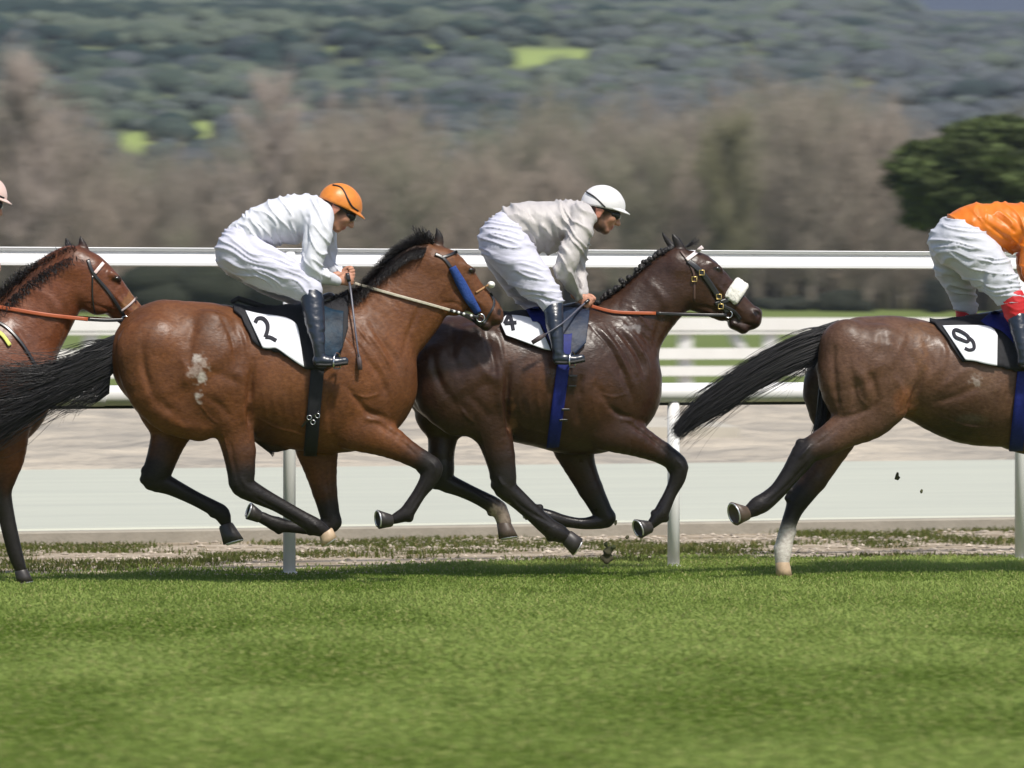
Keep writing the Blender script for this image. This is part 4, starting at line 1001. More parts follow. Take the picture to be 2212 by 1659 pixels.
for row, (d, off) in enumerate(((270, 0), (285, 22), (302, 40), (320, 10))):
    px = (-380 if row % 2 else -1250) + off
    while px < (2520 if row % 2 else 3450):
        top = np.interp(px, TX, TY) + 28 + rg.uniform(-14, 60) - row * 4 + (12 if row == 0 else 0) + (60 if rg.random() < .2 else 0)
        if not (1540 < px < 1625 and row == 0): put_tree(rg.choice([0, 1, 2, 3, 1]), px, d + rg.uniform(-6, 6), top)
        px += rg.uniform(50, 84)
# a darker ivy clad tree and the two tall poplars
o, t = tree_proto(9, 'darker olive leafless tree above the gap between the two middle riders and the dark pine', None, (.15, .145, .085), H=9, spread=1.6, n1=60, n2=44)
d = 262; o.location = ((1583 - 1106) * d / F, d - 25, ground_z(d) - .1); h = (CAM_H - (272 - HOR) * d / F - ground_z(d)) / 8.7; o.scale = (h, h, h)
for lab, px, top in (('tall pale leafless poplar standing above the left end of the tree belt', 82, 140), ('tall pale leafless poplar rising above the orange cap rider', 572, 165)):
    o, t = tree_proto(30 + px, lab, None, (.32, .27, .235), H=10, spread=1.5, n1=60, n2=34); d = 266
    o.location = ((px - 1106) * d / F, d - 25, ground_z(d) - .1); h = (CAM_H - (top - HOR) * d / F - ground_z(d)) / 9.7; o.scale = (h, h, h)
# undergrowth at their feet
def bush_line(name, label, spots, col, seed):
    g = np.random.default_rng(seed); V = []; Fs = []; Cs = []; n = 0
    for (px, py_top, d, r) in spots:
        x = (px - 1106) * d / F; z0 = ground_z(d); top = CAM_H - (py_top - HOR) * d / F
        for _ in range(5):
            v = IV * (1 + .3 * fbm(IV * 2 + g.random() * 50, 3))[:, None] * (r * g.uniform(.6, 1), r * .7, (top - z0) * .55) + (x + g.normal(0, r * .5), d - 25 + g.normal(0, .6), z0 + (top - z0) * g.uniform(.3, .5))
            V.append(v); Fs.append(IF + n); n += len(v); Cs.append(np.tile(np.array(col) * g.uniform(.6, 1.4), (len(v), 1)))
    o = mesh_obj(name, np.concatenate(V), np.concatenate(Fs), mat('shrub_leaves', attr=True, rough=.95, spec=.1, noise=(4, .8, (.45, .45, .45)), bump=(6, 1, .4)), None, np.concatenate(Cs)); tag(o, label, 'undergrowth', kind='stuff'); return o
g_ = np.random.default_rng(3)
bush_line('undergrowth', 'grey brown brushwood filling the foot of the tree belt', [(px + g_.uniform(-14, 14), g_.uniform(500, 600), 312 + g_.uniform(-8, 14), 1.4) for px in range(-1300, 3500, 26)], (.155, .135, .115), 4)
def bush(px, top, d, r, label, col, seed, cat='bush'):
    x = (px - 1106) * d / F; z0 = ground_z(d); h = CAM_H - (top - HOR) * d / F - z0; g = np.random.default_rng(seed); V = []; Fs = []; n = 0
    for _ in range(14):
        v = IV * (1 + .3 * fbm(IV * 2.4 + g.random() * 50, 3))[:, None] * np.array([r * .45, r * .45, h * .36]) + (g.normal(0, r * .4), g.normal(0, .5), h * g.uniform(.3, .66))
        V.append(v); Fs.append(IF + n); n += len(v)
    V = np.concatenate(V) + (x, d - 25, z0); o = mesh_obj('bush', V, np.concatenate(Fs), mat('shrub_leaves'), None, np.tile(col, (len(V), 1))); tag(o, label, cat); return o
bush(1822, 625, 255, 1.5, 'round dark bush at the far meadow edge, nearer the last rider', (.045, .050, .035), 1)
bush(1690, 640, 256, 1.6, 'low dark bush at the far meadow edge, behind the white noseband', (.050, .055, .04), 2)
bush(375, 566, 240, 4.2, 'wide dark green bush behind the gap between the two left horses', (.048, .055, .036), 3)
bush(2022, 600, 258, .8, 'slim dark bush behind the last rider thigh', (.04, .045, .035), 5)
bush(1290, 625, 255, 1.6, 'dark bush under the arm of the white cap rider', (.05, .052, .038), 6)

# the dark stone pine at the right
def pine():
    d = 150.; cx, cy = 2172, 392; g = np.random.default_rng(12); sp = Space(d, cx, 0); u = d / F
    base = sp.P(cx, 690, 0); base[2] = .2
    o = MB(); o.tube([base, base + (.1, 0, 2.2), base + (-.1, 0, 4.2), base + (.1, 0, 6)], [.3, .25, .2, .1], 10)
    for a in np.linspace(0, 6.28, 9)[:-1]:
        o.tube([base + (0, 0, 3.0), base + (math.cos(a) * 1.3, math.sin(a) * 1.3, 4.2), base + (math.cos(a) * 2.6, math.sin(a) * 2.4, 5.6)], [.12, .08, .03], 6)
    tr = o.build('pine_tree', bark); tag(tr, 'dark green stone pine with a broad rounded crown at the right edge', 'tree')
    P = []; N = []
    # clumps of needles on a lumpy dome
    W = 232 * u; Hh = 130 * u; cz = CAM_H - (cy - HOR) * u
    for _ in range(210):
        a = g.uniform(0, 6.28); e = g.uniform(-.75, 1.0); rr = math.sqrt(max(0, 1 - e * e)) if e > 0 else (1 - .25 * abs(e)) ; k = g.uniform(.68, 1.0)
        c = np.array([base[0] + math.cos(a) * rr * W * k, base[1] + math.sin(a) * rr * W * k * .9, cz + e * Hh * k]); r = g.uniform(.42, .72)
        m_ = 170; dd = g.normal(0, 1, (m_, 3)); dd /= np.linalg.norm(dd, axis=1)[:, None]; P.append(c + dd * r * g.uniform(.55, 1.05, (m_, 1)) * (1.2, 1.2, .75)); N.append(np.tile([g.uniform(.6, 1.5)], (m_,)))
    P = np.concatenate(P); N = np.concatenate(N); n = len(P); s_ = .13
    a = g.normal(0, 1, (n, 3)); a /= np.linalg.norm(a, axis=1)[:, None]; b = np.cross(a, g.normal(0, 1, (n, 3))); b /= np.linalg.norm(b, axis=1)[:, None]
    v = np.stack([P - a * s_ - b * s_ * .45, P + a * s_ - b * s_ * .45, P + a * s_ + b * s_ * .45, P - a * s_ + b * s_ * .45], 1).reshape(-1, 3)
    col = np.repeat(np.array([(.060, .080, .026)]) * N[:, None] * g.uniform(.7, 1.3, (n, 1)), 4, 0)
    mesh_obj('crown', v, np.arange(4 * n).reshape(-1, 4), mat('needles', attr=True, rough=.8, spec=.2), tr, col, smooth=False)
    IVc, _ = IV, 0
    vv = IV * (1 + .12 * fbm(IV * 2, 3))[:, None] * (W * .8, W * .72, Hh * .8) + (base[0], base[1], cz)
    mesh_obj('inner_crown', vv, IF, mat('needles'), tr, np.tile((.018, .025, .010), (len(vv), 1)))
pine()
# air
hz = bpy.data.meshes.new('haze'); x0, x1, y0, y1, z0, z1 = -620, 700, -45, 3600, -1, 190
hz.from_pydata([(x, y, z) for x in (x0, x1) for y in (y0, y1) for z in (z0, z1)], [], [(0, 1, 3, 2), (4, 6, 7, 5), (0, 4, 5, 1), (2, 3, 7, 6), (0, 2, 6, 4), (1, 5, 7, 3)])
hm = bpy.data.materials.new('air'); hm.use_nodes = True; nn_ = hm.node_tree; nn_.nodes.remove(nn_.nodes['Principled BSDF'])
pv = nn_.nodes.new('ShaderNodeVolumePrincipled'); pv.inputs['Color'].default_value = (.80, .88, 1, 1); pv.inputs['Density'].default_value = .00019; pv.inputs['Anisotropy'].default_value = .2
nn_.links.new(pv.outputs[0], nn_.nodes['Material Output'].inputs['Volume'])
hz.materials.append(hm); hzo = bpy.data.objects.new('haze', hz); C.objects.link(hzo); tag(hzo, kind='stuff')
o2, s2 = make_horse('bay racehorse galloping under the number 2 cloth, white sweat patch on its thigh', SP2, h2, 1)
o4, s4 = make_horse('dark brown racehorse with braided mane and white sheepskin noseband, galloping under the number 4 cloth', SP4, h4, 2)
o9, s9 = make_horse('brown racehorse with a white hind sock leaving at the right under the number 9 cloth', SP9, h9, 3)
o0, s0 = make_horse('reddish bay racehorse at the left edge, its muzzle behind the next horse', SP0, h0, 4)

# ------------------------------------------------------------------ tack
leather = mat('black_leather', (.014, .014, .016), .32, .5, coat=.3, bump=(40, .15, .003))
padm = mat('black_pad', (.016, .016, .019), .75, .3, noise=(40, .4, (.03, .03, .035)), bump=(30, .3, .006))
clothm = mat('white_cloth', (.78, .79, .84), .75, .3, noise=(10, .2, (.70, .71, .78)), bump=(25, .2, .004))
inkm = mat('number_ink', (.012, .012, .02), .7, .3)
bluem = mat('blue_web', (.008, .014, .12), .6, .25, noise=(60, .6, (.015, .025, .20)), bump=(60, .3, .002))
navym = mat('navy_gloss', (.010, .034, .062), .5, .18, noise=(14, .9, (.008, .012, .02)), bump=(20, .5, .01))
steel = mat('steel', (.6, .6, .62), .25, metal=1)
brassm = mat('brass', (.65, .48, .18), .3, metal=.9)
fleece_w = mat('white_fleece', (.75, .73, .67), .95, .1, bump=(120, .6, .006)); fleece_b = mat('blue_fleece', (.035, .075, .25), .95, .1, noise=(60, .6, (.02, .04, .16)), bump=(120, .8, .006))
orange_rein = mat('orange_rein', (.42, .10, .035), .5, noise=(30, .4, (.3, .07, .03))); rope_rein = mat('cream_rein', (.55, .50, .40), .6, bump=(80, .8, .004), noise=(70, .5, (.35, .3, .22)))
webm = mat('pink_white_web', (.72, .62, .62), .6)

def ring_tube(c, r, th, n=24, ax=(0, 1, 0), squash=1.):
    t = np.linspace(0, 2 * np.pi, n + 1)
    return np.stack([c[0] + r * np.cos(t), c[1] + 0 * t, c[2] + r * squash * np.sin(t)], 1)
def rein(s, path, name, m, parent, hw=2.2, lat_a=-.05, lat_b=-.06, side=-1, th=.0035, clear=.012):
    a = spline(np.array(path, float), 8) if len(path) > 2 else np.linspace(path[0], path[1], 24)
    sk = s.skin(a[:, 0], a[:, 1], clear, side, default=99 * -side)
    line = np.linspace(lat_a, lat_b, len(a))
    lat = np.minimum(line, np.where(np.abs(sk) > 1, line, sk)) if side < 0 else np.maximum(line, np.where(np.abs(sk) > 1, line, sk))
    for _ in range(3): lat[1:-1] = (lat[:-2] + lat[1:-1] * 2 + lat[2:]) / 4 if side > 0 else np.minimum(lat[1:-1], (lat[:-2] + lat[1:-1] * 2 + lat[2:]) / 4)
    t = np.gradient(a[:, :2], axis=0); t /= np.linalg.norm(t, axis=1)[:, None]; nn = np.stack([-t[:, 1], t[:, 0]], 1)
    cs = np.array([-1, -.4, .4, 1]); g = a[:, None, :2] + nn[:, None] * (hw * cs)[None, :, None]; L = lat[:, None] + 0 * g[..., 0]
    v, q = sheet(s.sp.P(g[..., 0], g[..., 1], L - th), s.sp.P(g[..., 0], g[..., 1], L + th))
    return mesh_obj(name, v, q, m, parent)
def digit(s, paths, cloth_g, name, parent, hw=3.4, off=.026):
    V = []; Q = []; n = 0
    for p in paths:
        v, q = s.ribbon(p, hw, off, .0012, -1, n=10); V.append(v); Q.append(q + n); n += len(v)
    return mesh_obj(name, np.concatenate(V), np.concatenate(Q), inkm, parent)

def saddle_set(s, label, xs, bottom, girth_line, gm, flap, seat, parent_extra=None, cloth=None, far_bottom=770):
    sp = s.sp; x0 = xs[0]
    sad = empty('saddle', sp.P(seat[1][0], seat[1][1] + 10, 0), label, 'saddle')
    wrap_pad(s, np.linspace(xs[0], xs[1], 44), bottom, 'saddle_pad', padm, sad, off=.008, th=.012, far_bottom=far_bottom, wave=.006)
    # small racing seat along the back
    so = Solid(sp, .007); so.chain([(p[0], p[1], p[2]) for p in seat], 0, .02, q=1.5)
    so.solve(); v, q = so.mesh(1); mesh_obj('seat', v, q, leather, sad)
    if flap:
        top, bot, fm = flap; patch(s, top, bot, 'flap', fm, sad, off=.026, th=.008)
    girth(s, *girth_line[:5], 'girth', gm, sad, off=.008, th=.008, ybot=girth_line[5])
    return sad
def number_cloth(s, label, top, bottom, digits, hw=3.4, off=.024, wave=.006):
    o, g = patch(s, top, bottom, 'number_cloth', clothm, None, off=off, th=.003, wave=wave); tag(o, label, 'number cloth')
    digit(s, digits, g, 'number', o, hw, off + .003 + wave * .9)
    return o

# horse in the middle left
sad2 = saddle_set(s2, 'black racing saddle and pad on the bay horse under the orange cap rider', (505, 752),
    [(500, 668), (522, 690), (545, 738), (560, 754), (600, 764), (640, 786), (662, 802), (700, 800), (735, 772), (750, 720), (756, 690)], (694, 700, 672, 960, 14.5, 984), padm,
    ([(700, 660), (720, 668), (742, 672)], [(700, 770), (722, 772), (740, 752)], navym), [(600, 676, 12), (640, 672, 15), (690, 655, 16), (712, 645, 14)], far_bottom=760)
m = MB(); m.tube(np.array([s2.sp.P(x, y, l) for x, y, l in ((500, 653, -.05), (514, 645, -.04), (545, 655, -.05), (590, 668, -.05))]), [.012, .016, .016, .01], 8); m.build('pad_roll', padm, sad2)
nc2 = number_cloth(s2, 'white cloth with a black number 2 on the bay horse', [(530, 670), (562, 677), (600, 682), (624, 688), (640, 700), (646, 718)], [(568, 752), (582, 753), (598, 753), (625, 772), (645, 786), (657, 793)],
    [[(551, 697), (557, 688), (568, 688), (577, 698), (578, 712), (573, 728)], [(573, 728), (584, 729), (597, 736)]], 4.3)
# girth buckles
m = MB()
for (px, py) in ((668, 902), (686, 898), (676, 912)):
    l = s2.skin(np.array([px]), np.array([py]), .03)[0]; m.tube(ring_tube(s2.sp.P(px, py, l), .012, 1), .0025, 6, caps=False)
m.build('buckles', steel, sad2)
strapg = strap(s2, [(652, 922), (668, 905), (690, 890)], 2.2, 'girth_strap', leather, sad2, off=.024, both=False)

sad4 = saddle_set(s4, 'black racing saddle with blue web girth on the dark brown horse', (1085, 1272),
    [(1080, 700), (1092, 726), (1135, 742), (1190, 760), (1230, 768), (1255, 740), (1272, 690)], (1226, 720, 1198, 935, 13.5, 966), bluem,
    ([(1212, 664), (1240, 664), (1274, 670)], [(1216, 768), (1240, 766), (1266, 740)], mat('dark_navy_pad', (.008, .012, .028), .5, .25, noise=(10, .8, (.02, .035, .07)), bump=(14, .6, .012))), [(1140, 684, 12), (1180, 680, 15), (1225, 672, 16), (1245, 665, 13)], far_bottom=760)
patch(s4, [(1136, 668), (1160, 662), (1186, 668)], [(1150, 694), (1168, 700), (1190, 745)], 'blue_lining', bluem, sad4, off=.030, th=.004)
patch(s4, [(1214, 722), (1226, 722), (1236, 720)], [(1212, 768), (1222, 768), (1232, 766)], 'blue_cloth', bluem, sad4, off=.038, th=.004)
for i_, (px, py) in enumerate(((1238, 812), (1236, 834), (1222, 885), (1217, 908))):
    strap(s4, [(px - 9, py), (px + 9, py)], 2.2, 'keeper', leather, sad4, off=.018, both=False)
nc4 = number_cloth(s4, 'white cloth with a black number 4 on the dark brown horse', [(1081, 697), (1088, 686), (1097, 680), (1126, 682), (1150, 688), (1166, 700)], [(1093, 724), (1110, 730), (1134, 739), (1155, 747), (1175, 754), (1190, 757)],
    [[(1100, 676), (1105, 692), (1109, 713)], [(1100, 676), (1096, 686), (1090, 698)], [(1090, 698), (1103, 697), (1116, 696)]], 3.8, off=.026)
sad9 = saddle_set(s9, 'black and blue racing saddle on the brown horse leaving at the right', (2008, 2262),
    [(2004, 694), (2020, 702), (2048, 738), (2078, 783), (2110, 785), (2155, 794), (2200, 806), (2235, 800), (2262, 700)], (2222, 720, 2196, 960, 15, 972), bluem,
    ([(2222, 664), (2240, 664), (2270, 668)], [(2222, 768), (2240, 766), (2262, 744)], navym), [(2090, 690, 10), (2150, 686, 15), (2200, 676, 16), (2240, 665, 13)], far_bottom=770)
patch(s9, [(2118, 693), (2145, 672), (2168, 676)], [(2130, 702), (2165, 716), (2200, 752)], 'blue_cloth', bluem, sad9, off=.032, th=.004)
nc9 = number_cloth(s9, 'white cloth with a black number 9 on the brown horse', [(2036, 703), (2080, 702), (2128, 703), (2146, 710), (2155, 724)], [(2086, 778), (2105, 780), (2125, 785), (2145, 789), (2154, 790)],
    [[(2076, 733), (2064, 727), (2060, 716), (2066, 712), (2080, 718), (2092, 728), (2090, 738), (2076, 733)], [(2090, 727), (2102, 738), (2104, 752), (2094, 756), (2084, 752)]], 3.6, off=.026)

def bit(s, px, py, parent, r=.022):
    for side in (-1, 1):
        l = s.skin(np.array([px]), np.array([py]), .006, side)[0]; m = MB(); m.tube(ring_tube(s.sp.P(px, py, l), r, 1), .004, 8, caps=False); m.build('bit_ring', steel, parent)
br2 = empty('bridle', s2.sp.P(1000, 620, 0), 'bridle with blue fleece cheekpieces on the bay horse', 'bridle')
strap(s2, [(940, 548), (956, 556), (972, 574), (1000, 620), (1034, 680)], 3.2, 'cheek_strap', leather, br2)
strap(s2, [(977, 577), (996, 612), (1014, 645), (1033, 676)], [8, 11, 11, 8], 'fleece_cheekpiece', fleece_b, br2, off=.008, th=.008, dome=.022)
strap(s2, [(1028, 632), (1044, 622), (1060, 612)], 1.8, 'noseband', mat('tan_leather', (.40, .22, .10), .5), br2)
strap(s2, [(1060, 632), (1068, 655), (1054, 684), (1044, 700)], 2.4, 'cavesson', leather, br2)
strap(s2, [(980, 672), (1010, 686), (1040, 704)], 2.6, 'chin_strap', leather, br2)
strap(s2, [(955, 556), (972, 550), (988, 543)], 3.0, 'browband', leather, br2)
m = MB(); m.ball(s2.sp.P(1061, 615, -.02), (.022, .05, .02)); m.build('nose_fleece', fleece_w, br2)
bit(s2, 1038, 687, br2)
rein(s2, [(766, 612), (850, 636), (930, 658), (972, 670)], 'rein', rope_rein, br2, 3.0); rein(s2, [(972, 670), (1005, 679), (1034, 686)], 'rein_end', leather, br2, 3.2, -.075)
rein(s2, [(766, 612), (850, 636), (930, 658), (1034, 686)], 'rein', rope_rein, br2, 2.6, .05, .06, side=1)
m = MB()
for px, py in ((981, 672.5), (991, 675), (1002, 678), (1018, 682)):
    l = s2.skin(np.array([px]), np.array([py]), .02)[0]; m.ball(s2.sp.P(px, py, min(l, -.085)), .008, nu=8, nv=6)
m.build('studs', mat('white_stud', (.8, .8, .78), .4), br2)

br4 = empty('bridle', s4.sp.P(1540, 620, 0), 'bridle with white fleece noseband and gold buckles on the dark brown horse', 'bridle')
strap(s4, [(1483, 561), (1500, 548), (1518, 533)], 4.2, 'browband', webm, br4, off=.006, th=.005)
strap(s4, [(1470, 541), (1484, 560), (1497, 585), (1500, 604), (1500, 650)], 2.2, 'throat_latch', mat('brown_leather', (.09, .05, .04), .5), br4)
strap(s4, [(1486, 562), (1515, 588), (1542, 625), (1560, 655), (1572, 676)], 6.0, 'cheek_strap', leather, br4, off=.005)
strap(s4, [(1545, 658), (1568, 650), (1592, 640)], 5.0, 'noseband', leather, br4, off=.006)
strap(s4, [(1558, 660), (1584, 672), (1600, 690)], 4.0, 'drop_noseband', leather, br4, off=.006)
for (px, py) in ((1500, 603), (1516, 589), (1553, 641), (1557, 662)):
    l = s4.skin(np.array([px]), np.array([py]), .012)[0]; m = MB(); a = .0135; c_ = s4.sp.P(px, py, l)
    m.tube(c_ + np.array([(-a, 0, -a), (a, 0, -a), (a, 0, a), (-a, 0, a), (-a, 0, -a)]), .0035, 6, caps=False); m.build('buckle', brassm, br4)
so = Solid(s4.sp, .006); [so.chain([(1580 + a_, 644 + b_, 8, 1, -.070), (1592 + a_, 626 + b_, 8.5, 1, -.062), (1600 + a_, 614 + b_, 8, 1, -.03), (1600 + a_, 614 + b_, 8, 1, .03), (1592 + a_, 626 + b_, 8.5, 1, .062), (1580 + a_, 644 + b_, 8, 1, .070)], 0, .012) for a_, b_ in ((-7, -5), (0, 0), (8, 6))]; so.solve(); v, q = so.mesh(1)
v += fbm(v * 90, 2)[:, None] * .003; mesh_obj('fleece_noseband', v, q, fleece_w, br4)
bit(s4, 1574, 679, br4, .020)
rein(s4, [(1272, 660), (1330, 674), (1417, 677)], 'rein', orange_rein, br4, 3.6); rein(s4, [(1417, 677), (1500, 680), (1570, 681)], 'rein_end', leather, br4, 3.4, -.09)
rein(s4, [(1272, 660), (1330, 672), (1417, 675), (1570, 681)], 'rein', orange_rein, br4, 3, .05, .06, side=1)

br0 = empty('bridle', s0.sp.P(240, 630, 0), 'bridle with a red and white browband on the reddish bay horse', 'bridle')
strap(s0, [(205, 590), (214, 579), (224, 567)], 3.6, 'browband', mat('red_white_web', (.72, .45, .40), .6, noise=(50, 1, (.8, .8, .8))), br0, off=.006, both=False)
strap(s0, [(190, 560), (203, 592), (236, 632), (268, 682)], 3.6, 'cheek_strap', leather, br0)
strap(s0, [(200, 595), (200, 640), (205, 680)], 1.6, 'throat_latch', leather, br0)
strap(s0, [(262, 672), (280, 658), (296, 642)], 2.0, 'noseband', mat('pale_strap', (.5, .42, .40), .6), br0)
bit(s0, 270, 690, br0, .018)
rein(s0, [(-70, 655), (0, 664), (100, 680), (190, 690)], 'rein', orange_rein, br0, 4.2); rein(s0, [(190, 690), (230, 692), (268, 691)], 'rein_end', leather, br0, 3.6, -.085)
rein(s0, [(-70, 655), (0, 664), (100, 680), (268, 691)], 'rein', orange_rein, br0, 3, .05, .06, side=1)
bp = empty('breastplate', s0.sp.P(40, 750, -.2), 'thin black breast strap across the shoulder of the reddish bay horse', 'breast strap')
strap(s0, [(-60, 690), (0, 697), (45, 738), (82, 796)], 3.0, 'strap', leather, bp, off=.006, both=False); strap(s0, [(-24, 705), (4, 722), (22, 746)], 4.0, 'yellow_strap', mat('yellow_web', (.55, .58, .12), .6), bp, off=.01, both=False)
br9 = empty('bridle', s9.sp.P(1540 + DX9, 625, 0), 'plain black bridle on the head of the brown horse ahead, outside the photo', 'bridle')
strap(s9, shift([(1486, 562), (1515, 588), (1542, 625), (1572, 676)], DX9, 5), 5.0, 'cheek_strap', leather, br9, off=.005); bit(s9, 1574 + DX9, 684, br9, .02)
rein(s9, shift([(1272, 660), (1330, 674), (1570, 681)], DX9, 5), 'rein', leather, br9, 3.0)

# ------------------------------------------------------------------ manes and tails
hair('tail', SP2, [(280, 708, 256, 790), (246, 726, 234, 815), (200, 748, 190, 838), (150, 775, 126, 868), (90, 790, 55, 912), (20, 794, -10, 956), (-60, 796, -95, 995)], 1150, o2, .03, .08, 1.2, seed=2, curl=20, ns=14, short=.55)
hair('tail', SP2, [(240, 790, 236, 850), (215, 825, 205, 868), (188, 842, 160, 880), (175, 862, 110, 896)], 160, o2, .03, .05, .8, seed=3, curl=20)
hair('tail', SP9, [(1812, 692, 1768, 776), (1775, 704, 1752, 788), (1715, 730, 1700, 806), (1640, 772, 1635, 838), (1570, 815, 1572, 880), (1505, 865, 1508, 915), (1448, 930, 1466, 945)], 1500, o9, .03, .045, 1.2, seed=4, curl=10, ns=14, short=.5)
hair('tail', SP9, [(1800, 720, 1770, 760), (1765, 772, 1755, 800), (1740, 790, 1720, 818), (1700, 800, 1660, 860)], 40, o9, .03, .05, .8, seed=5, curl=18)
hair('tail', SP9, [(1800, 770, 1778, 780), (1790, 840, 1768, 840), (1785, 900, 1762, 905), (1775, 935, 1752, 940)], 200, o9, .05, .05, 1.2, seed=15, curl=4)
hair('tail', SP4, [(888, 732, 872, 800), (860, 745, 850, 830), (800, 790, 790, 860), (740, 830, 735, 900), (690, 880, 700, 940)], 350, o4, .035, .06, 2.0, seed=6, curl=6)
def mane(name, sp, s, root, ends, n, parent, seed, r=1.5, lat=.02, drop=0, curl=5):
    """strands from points along the crest to the matching points of a second line, over the near side when they hang"""
    root = spline(np.array(root, float), 6); ends = spline(np.array(ends, float), 6); g = np.random.default_rng(seed); st = []
    V = []; Q = []; CL = []; base = 0; ns = 8; U = sp.u()
    for i in range(n):
        t = g.random(); k = t * (len(root) - 1); t2 = np.clip(k + g.normal(0, 1.6), 0, len(ends) - 1) * (len(ends) - 1) / (len(root) - 1)
        a = np.array([np.interp(k, np.arange(len(root)), root[:, j]) for j in (0, 1)]); b = np.array([np.interp(t2, np.arange(len(ends)), ends[:, j]) for j in (0, 1)])
        L = g.uniform(.45, 1.12); b = a + (b - a) * L; tt = np.linspace(0, 1, ns)[:, None]; xy = a + (b - a) * tt; nrm_ = np.array([-(b - a)[1], (b - a)[0]]); nrm_ = nrm_ / (np.linalg.norm(nrm_) + 1e-6)
        xy = xy + nrm_ * (np.sin(tt * 3 + g.random() * 6) * tt * curl * g.normal(0, 1)); l = g.uniform(-1, 1) * lat * (1 + 1.5 * tt[:, 0]) 
        if drop: l = l - drop * np.sin(tt[:, 0] * 1.6) * g.uniform(.4, 1)
        p = sp.P(xy[:, 0], xy[:, 1], l); rr = r * U * (1 - .7 * tt[:, 0]) * g.uniform(.6, 1.3)
        tv = np.gradient(p, axis=0); tv /= np.linalg.norm(tv, axis=1)[:, None] + 1e-9; aa = np.cross(tv, [0, 1, 0]); bb = np.cross(tv, aa); th = np.array([0, 2.09, 4.19]) + g.random() * 6
        ring = p[:, None] + (aa[:, None] * np.cos(th)[None, :, None] + bb[:, None] * np.sin(th)[None, :, None]) * rr[:, None, None]
        V.append(ring.reshape(-1, 3)); kk_ = np.arange(ns - 1)[:, None] * 3; j = np.arange(3)[None]; j2 = (j + 1) % 3
        Q.append(np.stack([kk_ + j, kk_ + j2, kk_ + 3 + j2, kk_ + 3 + j], -1).reshape(-1, 4) + base); base += ns * 3; CL.append(np.tile(np.array((.011, .009, .009)) * g.uniform(.6, 1.8), (ns * 3, 1)))
    return mesh_obj(name, np.concatenate(V), np.concatenate(Q), mat('hair'), parent, np.concatenate(CL))
mane('mane', SP2, s2, [(735, 648), (775, 628), (815, 592), (855, 552), (895, 528), (925, 524)], [(748, 668), (780, 622), (798, 586), (832, 548), (868, 518), (902, 503)], 1600, o2, 7, .85, .03, curl=3.5)
mane('mane', SP2, s2, [(700, 645), (740, 640), (790, 610), (840, 565), (890, 535), (925, 530)], [(712, 690), (760, 672), (800, 632), (845, 592), (880, 566), (912, 556)], 1600, o2, 8, .85, .015, drop=.11, curl=3)
mane('forelock', SP2, s2, [(935, 530), (925, 522), (912, 522)], [(950, 520), (915, 492), (890, 492)], 120, o2, 9, 1.4, .03)
mane('mane', SP0, s0, [(-40, 680), (0, 650), (40, 610), (90, 572), (130, 548), (165, 538)], [(-60, 655), (-8, 628), (30, 590), (82, 562), (120, 545), (150, 530)], 700, o0, 10, 1.6, .03)
mane('mane', SP0, s0, [(-40, 690), (0, 655), (40, 618), (90, 578), (130, 556), (165, 545)], [(-20, 715), (18, 672), (62, 636), (108, 600), (146, 576), (178, 566)], 700, o0, 11, 1.6, .015, drop=.10)
mane('mane', SP2, s2, [(705, 648), (740, 642), (778, 624), (818, 588), (858, 548), (897, 530), (926, 526)], [(700, 640), (734, 632), (770, 612), (808, 576), (848, 536), (888, 518), (920, 514)], 900, o2, 27, 1.3, .05, curl=2)
mane('mane', SP0, s0, [(-40, 684), (0, 653), (40, 614), (90, 575), (130, 552), (168, 541)], [(-44, 672), (-8, 642), (32, 602), (82, 563), (124, 540), (162, 532)], 900, o0, 28, 1.3, .05, curl=2)
# loose flying hairs
hair('tail_wisps', SP2, [(250, 730, 236, 830), (190, 735, 180, 870), (110, 760, 100, 915), (10, 770, 0, 975), (-70, 770, -90, 1010)], 110, o2, .04, .1, .75, seed=31, curl=26, ns=16, short=.5)
hair('tail_wisps', SP9, [(1790, 700, 1765, 780), (1715, 715, 1700, 825), (1600, 780, 1600, 880), (1500, 850, 1510, 940), (1435, 915, 1470, 965)], 110, o9, .04, .07, .75, seed=32, curl=20, ns=16, short=.5)
# braided mane: a row of tight knots
bm4 = MB(); CR4 = spline(np.array([(1292, 655), (1338, 618), (1386, 578), (1418, 553), (1446, 540)], float), 6)
g_ = np.random.default_rng(4)
for t in np.linspace(0, 1, 15):
    k = t * (len(CR4) - 1); x, y = (np.interp(k, np.arange(len(CR4)), CR4[:, j]) for j in (0, 1))
    for _ in range(5):
        bm4.ball(SP4.P(x + g_.normal(0, 2.2), y - 2 + g_.normal(0, 2.6), g_.normal(0, .014)), g_.uniform(.011, .018), nu=8, nv=6)
bm4.build('braided_mane', mat('braid', (.012, .010, .010), .6, bump=(90, .6, .004)), o4)
mane('mane', SP4, s4, [(1290, 660), (1338, 622), (1386, 582), (1418, 557), (1446, 542)], [(1296, 650), (1345, 616), (1392, 576), (1424, 552), (1450, 538)], 300, o4, 12, 1.6, .012, drop=.03, curl=2)
mane('forelock', SP4, s4, [(1478, 535), (1490, 532)], [(1505, 514), (1512, 520)], 40, o4, 13, 1.2, .02)
mane('mane', SP9, s9, shift([(1290, 660), (1338, 622), (1386, 582), (1446, 542)], DX9, 5), shift([(1280, 650), (1330, 610), (1376, 572), (1436, 530)], DX9, 5), 300, o9, 14, 1.8, .03)
# tuft under the belly of the bay
hair('belly_tuft', SP2, [(560, 948, 562, 962), (580, 958, 582, 978), (600, 964, 590, 986)], 160, o2, .02, .02, 1.1, seed=19, curl=3)

